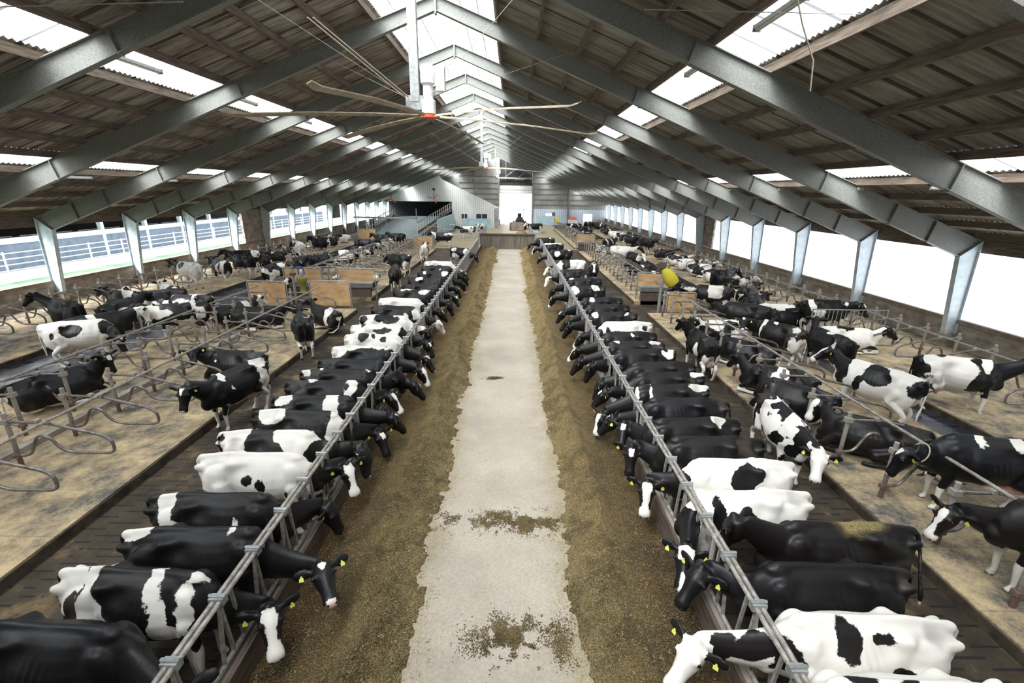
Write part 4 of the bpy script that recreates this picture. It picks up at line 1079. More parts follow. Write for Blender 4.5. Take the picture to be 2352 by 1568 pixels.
def colour_cow(me, spec, info, seed, lie):
    n = len(me.vertices); V = np.empty(n * 3); me.vertices.foreach_get('co', V); V = V.reshape(-1, 3)
    pts, poll, f, u, r = info
    f_, u_, r_, p_ = map(np.array, (f, u, r, poll))
    sculpt(me, V, lie)
    P = V.copy()
    if lie: P[:, 2] += .57 * np.clip((P[:, 2]) / .3, 0, 1)
    wob = np.stack([vnoise(P, 3.2, seed + i) - .5 for i in range(3)], 1) * .17 + np.stack([vnoise(P, 10, seed + 5 + i) - .5 for i in range(3)], 1) * .085
    Q = P + wob
    base = spec.get('base', 'b')
    if base == 'n':                                     # broken pattern
        fr = spec.get('freq', 1.7); Qs = Q * np.array([.9, .75, 1.0])
        fld = (vnoise(Qs, fr, seed + 20) * .7 + vnoise(Qs, fr * 2.3, seed + 21) * .3 - spec.get('thr', .5)) * .45
    else: fld = np.full(n, -.2 if base == 'b' else .2)
    for e in spec.get('w', ()): fld = np.maximum(fld, patch(Q, e))
    for e in spec.get('k', ()): fld = np.minimum(fld, -patch(Q, e))
    body = V[:, 0] < 2
    if not spec.get('solid'):
        lg = spec.get('leg', .50); fld = np.maximum(fld, np.minimum(lg - Q[:, 2], .1))
        if not lie: fld = np.maximum(fld, np.minimum(np.minimum(.66 - Q[:, 2], .26 - np.abs(Q[:, 1])), np.minimum(.45 - Q[:, 0], Q[:, 0] + .85)))
    tail = (V[:, 0] < -.99) & (V[:, 2] < (1.2 if not lie else .7))
    fld = np.where(tail, np.where(V[:, 2] < .62, .1, fld), fld)
    # neck and head
    mid = pts[4]; d1, t1 = segdist(V, pts[2], mid); d2, t2 = segdist(V, mid, pts[8]); dn = np.minimum(d1, d2)
    isneck = ((dn < .26) & (V[:, 0] > .62 + spec.get('nx', 0)))
    L = V - p_; t = L @ f_; a = L @ u_; b = L @ r_
    ishead = (t > -.09) & (t < .62) & (np.abs(a + .03) < .24) & (np.abs(b) < .34)
    wobh = (vnoise(V, 14, seed + 9) - .5) * .03
    nk = spec.get('neck', None)
    if nk: fld = np.where(isneck & ~ishead, .1 if nk == 'w' else -.1, fld)
    face = spec.get('face', 'black')
    white_h = np.full(n, -.1)
    if face == 'blaze': white_h = np.maximum(np.minimum(np.interp(t, [0, .1, .28, .42, .5], [.045, .05, .03, .05, .08]) - np.abs(b), np.minimum(a + .01, t - .02)), np.minimum(t - .44, .1))
    elif face == 'wide': white_h = np.maximum(np.minimum(np.interp(t, [0, .1, .2, .32, .42, .5], [.07, .085, .055, .05, .07, .1]) - np.abs(b), np.minimum(a + .02, t - .0)), np.minimum(t - .40, .1))
    elif face == 'star': white_h = np.minimum(.045 - np.abs(b), np.minimum(a, .07 - np.abs(t - .12)))
    elif face == 'tri': white_h = np.maximum(np.minimum(t - .505, .05 - np.abs(b)), np.minimum(.06 - .35 * np.maximum(t, 0) - np.abs(b), np.minimum(a, .14 - np.abs(t - .14))))
    elif face == 'patch': white_h = np.maximum(np.minimum(.1 - np.abs(b), np.minimum(a + .04, .10 - np.abs(t - .08))), np.minimum(np.minimum(t - .30, .06 - np.abs(b + .03)), a))
    elif face == 'white': white_h = np.full(n, .1); 
    ear = ishead & (np.abs(b) > .135) & (t < .12)
    white_h = np.where(ear, -.1, white_h)
    if face == 'allwhite': white_h = np.full(n, .1)
    fld = np.where(ishead, white_h + wobh, fld)
    skin = np.zeros(n)
    if not lie:
        du = np.sqrt(((V[:, 0] + .53) / .29) ** 2 + (V[:, 1] / .21) ** 2 + ((V[:, 2] - .62) / .24) ** 2)
        skin = np.clip((1.02 - du) * 6, 0, 1) * (V[:, 2] < .68) * .75
    if face in ('wide', 'white', 'allwhite', 'patch', 'blaze', 'tri'): skin = np.maximum(skin, np.clip((t - .515) * 25, 0, 1) * ishead * .8)
    dark_nose = np.zeros(n)
    hoof = ((V[:, 2] < .07) if not lie else (V[:, 2] < -1)).astype(float)
    # dirt on lower legs
    hoof = np.maximum(hoof, np.clip((vnoise(V, 6, seed + 40) - .45) * 3, 0, 1) * np.clip((.42 - V[:, 2]) * 2.5, 0, 1) * (0 if lie else .55))
    hoof = np.maximum(hoof, np.clip((vnoise(V, 5, seed + 41) - .62) * 3, 0, 1) * (V[:, 0] < -.5) * .5)
    ch = np.zeros(n)
    for e in spec.get('chaff', ()): ch = np.maximum(ch, np.clip(patch(Q, e) * 12, 0, 1))
    for nm, arr in (('coat', fld), ('skin', skin), ('hoof', hoof), ('chaff', ch)):
        at_ = me.attributes.new(nm, 'FLOAT', 'POINT'); at_.data.foreach_set('value', np.ascontiguousarray(arr, dtype=np.float32))
TAGM = None
def tag_mesh():
    m = MB(); n = 8
    prof = [(-.012, .03), (.012, .03), (.016, .008), (.034, -.006), (.034, -.055), (-.034, -.055), (-.034, -.006), (-.016, .008)]
    m.v = [(x, -.003, z) for x, z in prof] + [(x, .003, z) for x, z in prof]
    m.f = [tuple(range(8)), tuple(range(8, 16))[::-1]] + [(i, i + 8, (i + 1) % 8 + 8, (i + 1) % 8) for i in range(8)]
    o = m.build('ear_tag', 'yellow_tag'); me = o.data; bpy.data.objects.remove(o); return me
def relax(group, dmin=.70):
    cs = sorted([c for c in COWS if c.get('group') == group], key=lambda c: c['loc'].y)
    for it in range(60):
        for a, b in zip(cs, cs[1:]):
            d = b['loc'].y - a['loc'].y
            if d < dmin: a['loc'].y -= (dmin - d) / 2; b['loc'].y += (dmin - d) / 2
def build_cows():
    tm = tag_mesh()
    em = MB(); ell(em, (0, 0, 0), (.022, .022, .022), n=10, m=6); eo = em.build('eye', 'eye', None, True); eye_me = eo.data; bpy.data.objects.remove(eo)
    raws = []
    for i, c in enumerate(COWS):
        W = Matrix.Translation(c['loc']) @ Matrix.Rotation(c['rz'], 4, 'Z') @ Matrix.Scale(c['s'], 4)
        Wi = W.inverted()
        if c.get('poll_w') is not None:
            pl = Wi @ c['poll_w']; ns = (Wi @ c['nose_w'] - pl)
            b0 = Vector((.55, 0, 1.10 if c['pose'] == 'stand' else .55)); dv = pl - b0; ln = dv.length
            if VERB: print('HEAD', c['key'] if 'key' in c else c['label'][:30], 'dist %.2f' % ln, 'poll', [round(q, 2) for q in pl], 'nose', [round(q, 2) for q in ns.normalized()])
            if dv.x < .25: dv.x = .25
            pl = b0 + dv.normalized() * min(max(ln, .70), 1.0)
        else:
            pl = Vector(c['poll']); yw, pt = c['face_dir']
            ns = Vector((math.cos(R(pt)) * math.cos(R(yw)), math.cos(R(pt)) * math.sin(R(yw)), math.sin(R(pt))))
        mb, info = cow_mesh(c['pose'], pl, ns, c.get('bend', 0), c.get('tail', 'down'), i + 3, c.get('step', 0), c.get('fat', 1))
        dist = Vector(c['loc']).length
        vox = .020 if dist < 10 else .026 if dist < 20 else .038
        raws.append((remesh(mb, vox), info, W))
    dg = bpy.context.evaluated_depsgraph_get()
    for i, (c, (o, info, W)) in enumerate(zip(COWS, raws)):
        me = bpy.data.meshes.new_from_object(o.evaluated_get(dg)); me.name = 'dairy_cow'
        colour_cow(me, c['spec'], info, i * 7 + 1 + c.get('seed', 0), c['pose'] == 'lie')
        me.materials.clear(); me.materials.append(MATS['cow_coat'])
        me.polygons.foreach_set('use_smooth', [True] * len(me.polygons))
        ob = bpy.data.objects.new('dairy_cow', me); col.objects.link(ob); ob.matrix_world = W
        tag(ob, c['label'], 'cow', c.get('group'))
        pts, poll, f, u, r = info
        if Vector(c['loc']).length < 48:
            for s in (-1, 1):
                e0 = poll + f * .02 + r * (s * .115); ed = (r * s * .93 + u * -.12 - f * .18).normalized()
                p = e0 + ed * .13 + f * .04 + u * .0
                t_ = bpy.data.objects.new('ear_tag', tm); col.objects.link(t_); t_.parent = ob
                nrm = (f * .55 + u * .6).normalized(); nrm = (nrm - ed * nrm.dot(ed)).normalized(); dn = Vector((0, 0, -1)); dn = (dn - nrm * dn.dot(nrm))
                if dn.length < .2: dn = f.copy()
                dn.normalize(); xx = dn.cross(nrm)
                M = Matrix((xx, nrm, -dn)).transposed().to_4x4(); M.translation = p + nrm * .012
                M = M @ Matrix.Scale(.78, 4); t_.matrix_local = M; t_['label'] = 'yellow ear tag'
        if c['spec'].get('collar'):
            q = pts[6]; t_ = (pts[7] - pts[5]).normalized(); sd_ = t_.cross(Vector((0, 0, 1))).normalized(); up_ = sd_.cross(t_)
            ring = [q + sd_ * (math.cos(2 * PI * j / 20) * .128) + up_ * (math.sin(2 * PI * j / 20) * .178) for j in range(21)]
            co = MB().tube(ring, .011, 6, cap=False).build('collar', 'rope', ob, True); co['label'] = 'pale rope collar'
        if Vector(c['loc']).length < 11:
            for s in (-1, 1):
                e = bpy.data.objects.new('nostril', eye_me); col.objects.link(e); e.parent = ob; e.location = poll + f * .535 - u * .028 + r * (s * .045); e.scale = (.75, .75, .75)
        if Vector(c['loc']).length < 16:
            for s in (-1, 1):
                e = bpy.data.objects.new('eye', eye_me); col.objects.link(e); e.parent = ob; e.location = poll + f * .155 + u * .03 + r * (s * .132)
        bpy.data.meshes.remove(o.data) if False else bpy.data.objects.remove(o)

def place(A, B, pose='stand', base=0.0, spec=None, label='', poll=None, nose=None, pz=None, face=None, group=None, anchor='mid', s=None, lim=None, **kw):
    """A: tail head, B: withers, measured on the survey photograph"""
    hz = (1.43 if pose == 'stand' else .86) + base
    a, b = at(*A, z=hz), at(*B, z=hz)
    d = b - a; L = Vector((d.x, d.y)).length; rz = math.atan2(d.y, d.x)
    if lim is not None:
        c0, w_ = lim; dd = (rz - R(c0) + PI) % (2 * PI) - PI; rz = R(c0) + max(-R(w_), min(R(w_), dd))
    sc_ = s or 1.03
    h = Vector((math.cos(rz), math.sin(rz), 0))
    if anchor == 'mid': o = (a + b) / 2 + h * (.22 * sc_)
    elif anchor == 'A': o = a + h * (.96 * sc_)
    else: o = b - h * (.52 * sc_)
    loc = Vector((o.x, o.y, base))
    k = dict(pose=pose, loc=loc, rz=rz, s=sc_, spec=spec or {}, label=label, group=group, **kw)
    if poll:                                   # head measured too
        pw = at(*poll, z=pz); d_ = ray(*nose); C = Vector((0, 0, CAM_H)); oc = C - pw; bb = oc.dot(d_); cc = oc.dot(oc) - (.56 * sc_) ** 2
        disc = bb * bb - cc
        nr = C + d_ * (-bb + math.sqrt(disc)) if disc > 0 else C + d_ * (-bb)
        nn = C + d_ * (-bb - math.sqrt(disc)) if disc > 0 else nr
        k['poll_w'] = pw; k['nose_w'] = nr if (nr.z < nn.z and not kw.get('near_nose')) else nn
        kw.pop('near_nose', None)
    else:
        hp = {'stand': (1.30, 0, 1.45), 'lie': (1.12, 0, .92)}[pose]
        k['poll'] = kw.get('lp', hp); k['face_dir'] = face or (0, -45)
    cow(**k); return k
# ------------------------------------------------------------------ the herd
GL, GR = 'cows feeding at the left fence', 'cows feeding at the right fence'
def feedL(A, B, label, spec, poll=None, nose=None, pz=.9, **kw):
    place(A, B, 'stand', 0, spec, label, poll, nose, pz, anchor='A', lim=(0, 2), fat=.87, group=GL, s=kw.pop('s', 1.04), **kw)
def feedR(A, B, label, spec, poll=None, nose=None, pz=.9, **kw):
    place(A, B, 'stand', 0, spec, label, poll, nose, pz, anchor='A', lim=(180, 2), fat=.87, group=GR, s=kw.pop('s', 1.04), **kw)
# left fence, camera outwards
feedL((-60, 1420), (330, 1500), 'black cow cut off by the lower left corner, nearest at the left fence', dict(base='b', face='star'), (372, 1560), (400, 1620), 1.0)
feedL((148, 1318), (445, 1345), 'black cow with white V-shaped shoulder bands and broad white face, second at the left fence', dict(base='b', face='wide', solid=False, neck='b',
      w=[(-.86, 0, 1.30, .22, .45, .34), (-.55, -.12, 1.38, .10, .3, .16), (-.50, -.28, .98, .15, .25, .42), (-.98, 0, 1.0, .1, .3, .5), (.16, -.15, 1.36, .10, .30, .24), (.24, -.36, 1.02, .10, .25, .30), (.36, -.36, .84, .14, .2, .16), (.50, -.22, 1.12, .08, .2, .28), (.60, 0, 1.40, .11, .3, .12)],
      k=[(-.74, -.33, 1.05, .12, .22, .28)]), (578, 1392), (600, 1540), .95, near_nose=True)
feedL((288, 1232), (610, 1195), 'black cow with white rump patch and slim forehead star, third at the left fence', dict(base='b', face='tri', w=[(-.84, 0, 1.42, .17, .20, .14), (.36, -.06, 1.43, .05, .05, .05)]), (738, 1302), (764, 1388), .95, near_nose=True)
feedL((350, 1148), (660, 1110), 'black cow with white hip band and thin flank streak, fourth at the left fence', dict(base='b', face='black', w=[(-.72, -.05, 1.36, .13, .26, .26), (-.66, -.28, 1.05, .09, .2, .3), (.22, -.36, 1.12, .035, .14, .17)]), (752, 1160), (790, 1222), .85)
feedL((466, 1050), (715, 1050), 'nearly all white cow with two small black flank spots, fifth at the left fence', dict(base='w', face='wide', neck='b', nx=.12, k=[(-.16, -.38, 1.10, .085, .15, .10), (.07, -.40, 1.02, .095, .15, .14), (.45, -.3, .85, .06, .1, .1)]), (795, 1068), (823, 1152), 1.1, near_nose=True)
feedL((512, 998), (770, 985), 'white cow with big black saddle patch and black tail head, sixth at the left fence', dict(base='w', face='tri', neck='b', k=[(-.30, 0, 1.30, .30, .40, .34), (-.05, -.3, 1.15, .2, .3, .25), (-.98, 0, 1.1, .12, .24, .3), (.68, -.2, 1.05, .16, .3, .25)]), (828, 1032), (838, 1100), 1.05)
feedL((596, 942), (785, 950), 'black cow with white hips and a white shoulder wedge, seventh at the left fence', dict(base='b', face='star', w=[(-.62, 0, 1.40, .24, .30, .24), (.58, -.1, 1.15, .12, .35, .4), (.28, -.3, 1.12, .03, .1, .12)]), (872, 990), (900, 1070), .8)
feedL((628, 922), (825, 905), 'black cow with a wide white band behind the shoulder, eighth at the left fence', dict(base='b', face='tri', w=[(-.80, 0, 1.40, .18, .22, .12), (.20, 0, 1.25, .13, .5, .45)]), (868, 925), (925, 975), 1.0)
feedL((665, 880), (850, 880), 'black cow with one small white back spot and white shoulder, ninth at the left fence', dict(base='b', face='blaze', w=[(-.46, 0, 1.45, .08, .07, .08), (.42, -.1, 1.3, .10, .35, .3)]), (893, 905), (930, 955), 1.0)
feedL((700, 853), (880, 850), 'black cow with white tail-head marks and a narrow face blaze, tenth at the left fence', dict(base='b', face='tri', w=[(-.84, 0, 1.42, .13, .16, .10), (-.52, 0, 1.45, .05, .07, .05), (.5, 0, 1.42, .05, .06, .07)]), (906, 862), (915, 905), 1.2)
feedL((736, 832), (895, 838), 'plain black cow with its head turned along the feed, eleventh at the left fence', dict(base='b', face='star'), (940, 855), (990, 900), .8)
feedL((770, 800), (915, 805), 'white-backed cow with a dark brown-black side, twelfth at the left fence', dict(base='b', face='wide', w=[(-.2, .1, 1.45, .9, .22, .10), (-.85, 0, 1.15, .28, .3, .35)], k=[(-.8, -.3, 1.1, .07, .1, .1)]), (972, 812), (1012, 855), .8)
feedL((798, 772), (930, 782), 'white cow with three black back spots, thirteenth at the left fence', dict(base='w', face='tri', neck='b', k=[(-.45, 0, 1.35, .17, .30, .14), (-.15, -.1, 1.38, .06, .2, .12), (.18, -.1, 1.35, .09, .14, .10)]), (985, 775), (1015, 815), .8)
feedL((812, 750), (950, 765), 'white cow with a black patch row along the spine, fourteenth at the left fence', dict(base='w', face='star', neck='b', k=[(-.55, 0, 1.38, .22, .12, .12), (0, -.15, 1.3, .32, .12, .09), (.6, -.1, 1.2, .1, .2, .2)]), (1000, 765), (1022, 800), .8, lp=(1.35, 0, .9))
feedL((832, 728), (960, 740), 'white cow with a black loin saddle, fifteenth at the left fence', dict(base='w', face='black', neck='w', k=[(-.1, -.05, 1.36, .40, .28, .16), (-.9, -.1, 1.3, .15, .2, .2)]))
feedL((858, 706), (965, 710), 'dark brown-black cow with an all white head, sixteenth at the left fence', dict(base='b', face='allwhite', w=[(.62, -.1, 1.2, .10, .2, .25), (.3, -.3, 1.2, .06, .15, .2)]), (1005, 715), (1028, 740), 1.0)
feedL((875, 688), (985, 693), 'cow with a clean white back seen from above, seventeenth at the left fence', dict(base='w', face='star', neck='b', k=[(-.3, -.4, 1.0, .7, .22, .3), (.55, -.1, 1.4, .06, .06, .05)]))
fl = [((908, 668), (1000, 670), 'black cow with white loin and shoulder marks', dict(base='b', face='black', w=[(-.45, .1, 1.44, .35, .2, .08), (.3, 0, 1.36, .22, .24, .12)])),
      ((930, 655), (1015, 655), 'plain black cow', dict(base='b', face='star')),
      ((942, 641), (1020, 640), 'black cow with a white hip patch', dict(base='b', face='tri', w=[(-.5, 0, 1.4, .2, .24, .15)])),
      ((963, 626), (1030, 625), 'black-and-white cow with a white shoulder', dict(base='b', face='blaze', w=[(.35, 0, 1.35, .2, .3, .2), (-.7, 0, 1.4, .14, .2, .14)])),
      ((972, 613), (1040, 614), 'black cow with small white flecks', dict(base='b', face='black', w=[(0, -.2, 1.3, .08, .1, .08)])),
      ((978, 602), (1045, 603), 'white and black cow with dark hips', dict(base='n', thr=.42, face='star'))]
for i, (a, b, d, s_) in enumerate(fl): feedL(a, b, d + ', %s at the left fence' % nth(17 + i), s_)
# right fence
feedR((2300, 1568), (1990, 1505), 'white cow with small black spots cut by lower right edge, nearest at the right fence', dict(base='w', face='black', neck='w', k=[(.35, .05, 1.40, .12, .10, .08), (-.05, .05, 1.41, .10, .09, .05), (-.35, .1, 1.38, .09, .1, .07), (-.2, .25, 1.22, .12, .1, .08), (.1, .3, 1.1, .1, .1, .1)]), s=1.06)
feedR((2172, 1432), (1850, 1395), 'white cow with one long black saddle patch and black cheek, second at the right fence', dict(base='w', face='white', neck=None, k=[(.12, .16, 1.36, .16, .17, .26), (-.26, .22, 1.30, .085, .12, .09), (-.42, .36, .98, .16, .2, .14), (-.15, .40, .86, .20, .2, .13), (.12, .42, .80, .10, .15, .10), (.34, .42, .82, .07, .12, .10), (.95, .1, 1.05, .22, .16, .14), (.7, .2, 1.0, .1, .2, .25), (1.25, .08, 1.0, .12, .12, .12)], leg=.4), (1600, 1478), (1528, 1590), 1.02)
feedR((2078, 1318), (1760, 1285), 'solid black cow looking down at the camera, third at the right fence', dict(base='b', face='black', solid=True), (1652, 1318), (1585, 1418), 1.12)
feedR((2090, 1222), (1800, 1195), 'black cow with straw chaff on its back and head held behind the right fence', dict(base='b', face='black', solid=True, chaff=[(-.3, 0, 1.45, .42, .22, .16)]), (1718, 1205), (1672, 1262), 1.40, tail='side', s=1.06)
feedR((1862, 1150), (1650, 1170), 'white cow with black flank patches and half white face, fifth at the right fence', dict(base='w', face='patch', neck='b', k=[(.0, .33, 1.15, .14, .2, .2), (.42, .2, 1.2, .10, .25, .3), (-.92, .15, 1.0, .06, .1, .08)]), (1578, 1262), (1562, 1362), 1.0, near_nose=True)
feedR((1815, 1068), (1590, 1062), 'white cow with a big black side patch and black-framed blaze, sixth at the right fence', dict(base='w', face='wide', neck='b', nx=.02, k=[(-.18, .18, 1.24, .23, .26, .22), (.10, .42, .92, .13, .2, .14), (-.98, .08, 1.05, .04, .08, .06)]), (1487, 1108), (1478, 1203), 1.05, near_nose=True)
feedR((1745, 1014), (1550, 1010), 'solid black cow with small star looking at the camera, seventh at the right fence', dict(base='b', face='star'), (1468, 1028), (1462, 1103), 1.1, near_nose=True)
feedR((1690, 968), (1510, 970), 'black cow with a white hip mark and heart-shaped star, eighth at the right fence', dict(base='b', face='star', w=[(-.60, .1, 1.43, .12, .13, .10)]), (1438, 975), (1430, 1032), 1.1, near_nose=True)
feedR((1662, 922), (1490, 915), 'solid black cow in profile with its tail hanging aside, ninth at the right fence', dict(base='b', face='tri', solid=True), (1395, 912), (1345, 958), 1.05, tail='side')
feedR((1622, 892), (1460, 898), 'black cow with a white rump and white shoulder stripe, tenth at the right fence', dict(base='b', face='blaze', w=[(-.78, .05, 1.42, .24, .16, .10), (.30, .15, 1.25, .04, .3, .25), (.62, .1, 1.2, .06, .2, .3)]), (1388, 885), (1338, 926), .95)
feedR((1610, 862), (1440, 868), 'black cow with white tail-head streak and lowered head, eleventh at the right fence', dict(base='b', face='star', w=[(-.84, .0, 1.4, .16, .14, .08)]), (1372, 858), (1338, 918), .95)
feedR((1590, 838), (1420, 840), 'solid black cow seen broadside, twelfth at the right fence', dict(base='b', face='black', solid=True))
feedR((1545, 808), (1405, 810), 'black cow with a white rump end, thirteenth at the right fence', dict(base='b', face='tri', w=[(-.82, 0, 1.38, .2, .22, .12)]), (1345, 812), (1322, 850), .9)
feedR((1520, 790), (1395, 798), 'black cow with a white streak behind the withers, fourteenth at the right fence', dict(base='b', face='black', w=[(.35, 0, 1.44, .14, .1, .06), (-.75, .05, 1.42, .2, .16, .08)]))
feedR((1502, 768), (1385, 770), 'black cow with white nose and small back spots, fifteenth at the right fence', dict(base='b', face='wide', w=[(-.2, .1, 1.42, .06, .06, .05), (.5, .1, 1.42, .1, .1, .06)]), (1335, 778), (1312, 806), .9)
feedR((1492, 744), (1365, 745), 'white-backed cow with black flank scallops, sixteenth at the right fence', dict(base='w', face='blaze', neck='b', k=[(-.1, .40, 1.05, .8, .2, .22), (-.75, .2, 1.3, .1, .14, .1), (.45, .3, 1.2, .1, .2, .15)]), (1318, 752), (1298, 778), .9)
fr_ = [((1458, 722), (1355, 725), 'black cow with a white neck blotch', dict(base='b', face='black', w=[(.5, .1, 1.38, .13, .2, .12), (-.7, .1, 1.4, .1, .12, .06)])),
       ((1441, 704), (1345, 705), 'solid black cow', dict(base='b', face='black', solid=True)),
       ((1425, 688), (1335, 690), 'black cow with a white band on its back', dict(base='b', face='star', w=[(.25, .1, 1.4, .1, .25, .1)])),
       ((1386, 660), (1320, 665), 'black-and-white cow with white hips', dict(base='b', face='wide', w=[(-.6, 0, 1.35, .2, .3, .2), (.35, .2, 1.25, .2, .3, .2)])),
       ((1378, 642), (1310, 645), 'black cow with two white back marks', dict(base='b', face='black', w=[(-.5, .0, 1.42, .25, .1, .06), (.45, 0, 1.42, .15, .12, .06)])),
       ((1352, 622), (1295, 622), 'patchy black-and-white cow', dict(base='n', thr=.50, face='white')),
       ((1343, 600), (1284, 603), 'black-and-white mottled cow', dict(base='n', thr=.46, face='white', freq=2.2)),
       ((1312, 576), (1262, 580), 'black cow with square white side patch', dict(base='b', face='tri', w=[(.1, .25, 1.2, .2, .3, .25), (-.85, 0, 1.4, .1, .2, .08)])),
       ((1292, 561), (1250, 563), 'white-backed black cow', dict(base='b', face='wide', w=[(-.1, 0, 1.45, .8, .2, .1)])),
       ((1272, 548), (1240, 550), 'small-looking black cow with a pale rump', dict(base='b', face='black', w=[(-.6, 0, 1.4, .1, .2, .1)]))]
for i, (a, b, d, s_) in enumerate(fr_): feedR(a, b, d + ', %s at the right fence' % nth(16 + i), s_)

# cows standing about on the left
ST = 'cows standing in the alleys and stalls'
def stand(A, B, label, spec, poll=None, nose=None, pz=1.4, base=0, **kw): place(A, B, 'stand', base, spec, label, poll, nose, pz, group=ST, **kw)
stand((600, 820), (487, 866), 'black cow with white rump and udder standing by the left stalls, facing the camera', dict(base='b', face='tri', w=[(-.72, 0, 1.38, .26, .30, .12), (-.72, .1, .95, .2, .4, .4), (.34, .1, 1.40, .10, .14, .12), (.25, .3, 1.15, .03, .1, .05)]), (437, 893), (432, 958), 1.35, s=1.0, near_nose=True)
stand((702, 752), (684, 703), 'black cow seen from behind stepping onto the left bedding', dict(base='b', face='black', w=[(-.45, -.08, 1.44, .06, .1, .06)], leg=.42), (683, 688), (684, 672), 1.5, base=.1, s=1.0)
stand((105, 747), (225, 737), 'white cow with black side blotches standing in the near left slatted alley', dict(base='w', face='tri', neck='b', k=[(-.25, -.2, 1.2, .28, .3, .24), (.58, -.15, 1.2, .18, .3, .2), (-.72, -.3, 1.1, .06, .1, .09)]), (272, 772), (296, 822), 1.15, base=.1)
stand((214, 704), (92, 680), 'glossy black cow standing with raised head in the outer left stalls', dict(base='b', face='black', solid=False), (46, 664), (26, 690), 1.95, base=.2)
stand((208, 727), (300, 711), 'black-and-white cow with a white face standing behind the blotchy white cow', dict(base='b', face='white', w=[(-.2, -.2, 1.2, .12, .4, .4), (-.6, 0, 1.2, .1, .3, .2)]), (325, 708), (340, 742), 1.45)
stand((440, 702), (332, 708), 'black cow with white patches standing crosswise in the left slatted alley', dict(base='n', thr=.52, freq=2.3, face='black'))
stand((500, 682), (392, 680), 'white spotted cow with many black spots standing in the left slatted alley', dict(base='n', thr=.53, freq=4.6, face='white'), lp=(1.28, .1, 1.1), face=(20, -60))
stand((396, 668), (352, 672), 'white-faced black-and-white cow turning its head to the camera, left side', dict(base='n', thr=.55, face='white'), (322, 666), (325, 698), 1.5)
stand((222, 704), (300, 682), 'black cow with a white flank stripe beside the outer left stalls', dict(base='b', face='black', w=[(-.3, -.3, 1.2, .2, .2, .04)]))
stand((458, 607), (412, 602), 'white cow with a grey-black shoulder standing in the outer left stalls', dict(base='w', face='black', neck='b', k=[(.2, .1, 1.25, .25, .4, .25)]), base=.2)
stand((540, 606), (480, 592), 'black cow with a white hindquarter standing in the outer left row', dict(base='b', face='black', w=[(-.7, 0, 1.1, .2, .5, .5), (-.2, .2, 1.0, .15, .3, .3)]), base=.1)
stand((592, 590), (530, 584), 'solid black cow with a pale udder standing on the outer left bedding edge', dict(base='b', face='black'), base=.1)
stand((594, 577), (538, 577), 'bluish black cow with white rump behind the black one, outer left row', dict(base='b', face='black', w=[(-.8, 0, 1.3, .25, .4, .4)]), base=.2)
stand((610, 612), (642, 606), 'black-and-white cow beside the brush post in the left alley', dict(base='n', thr=.55, face='wide'), (648, 612), (650, 626), 1.2)
stand((706, 562), (668, 551), 'black and white cow with raised head in the second outer left stalls', dict(base='w', face='black', neck='w', k=[(.1, .1, 1.2, .35, .5, .2)]), (653, 545), (650, 560), 1.75, base=.2)
stand((756, 550), (713, 545), 'black cow with a jagged white back in the second outer left stalls', dict(base='b', face='black', w=[(.1, 0, 1.45, .2, .2, .07)]), base=.2)
stand((668, 600), (708, 588), 'dark cow standing behind the left water troughs', dict(base='b', face='star', w=[(-.1, -.3, 1.2, .04, .2, .15)]), (722, 583), (728, 605), 1.45)
stand((700, 592), (736, 584), 'black-headed cow behind the dark cow at the left troughs', dict(base='b', face='star'), (750, 580), (757, 600), 1.45)
stand((810, 549), (856, 551), 'black cow standing in the far part of the left slatted alley', dict(base='b', face='black'))
stand((897, 541), (862, 538), 'blue-black cow standing beyond it in the far left alley', dict(base='b', face='black'))
stand((930, 538), (902, 536), 'black cow standing at the far end of the second left stalls', dict(base='b', face='black'))
stand((948, 590), (891, 583), 'big black cow with white hind legs standing on the second left bedding', dict(base='b', face='star', w=[(-.8, 0, .8, .25, .4, .35)]), (882, 580), (868, 604), 1.55, base=.2)
stand((912, 603), (901, 619), 'black cow facing the camera in the left feed alley', dict(base='b', face='black'), (898, 630), (888, 668), 1.35, near_nose=True)
stand((970, 568), (977, 560), 'white cow with a black hip spot seen from behind by the second left bedding', dict(base='w', face='black', k=[(-.75, .15, 1.2, .2, .2, .2), (0, -.3, 1.2, .3, .2, .3)]))
stand((1038, 536), (1004, 535), 'black-and-white cow behind the calf-pen gate', dict(base='n', thr=.5, face='black'))
stand((1112, 513), (1099, 516), 'white-and-black cow in the far pen near the service door', dict(base='n', thr=.4, face='white'))
stand((1092, 521), (1062, 521), 'mostly white cow in the far pen behind the second gate', dict(base='n', thr=.42, face='black'))
place((1028, 568), (1080, 573), 'stand', 0, dict(base='b', face='black', w=[(-.55, -.2, 1.3, .25, .3, .15), (.5, 0, 1.2, .15, .3, .3), (-.3, -.3, .85, .4, .3, .2)]), 'black cow with white shoulder, farthest at the left fence', group=GL, lim=(-10, 30))

# on the right
stand((1641, 783), (1603, 757), 'black cow with a full pink udder seen from behind by the near right stalls', dict(base='b', face='tri', w=[(-.30, -.05, 1.45, .07, .09, .06), (-.3, .3, .95, .10, .2, .3), (-.85, 0, .75, .2, .4, .3)]), (1580, 742), (1561, 762), 1.62, s=1.0)
stand((1850, 762), (1758, 737), 'black cow with a white neck ring facing the camera in the right slatted alley', dict(base='b', face='tri', w=[(.42, 0, 1.2, .05, .5, .4), (.1, .1, 1.42, .1, .1, .06), (-.65, 0, 1.35, .15, .25, .12), (-.8, 0, .9, .25, .4, .4)]), (1725, 738), (1722, 762), 1.5, near_nose=True)
stand((1750, 888), (1852, 985), 'white cow with many black spots stepping down into the right feed alley, tail curled', dict(base='n', thr=.525, freq=4.4, face='white'), (1884, 1042), (1871, 1108), 1.25, tail='up', s=1.03, near_nose=True)
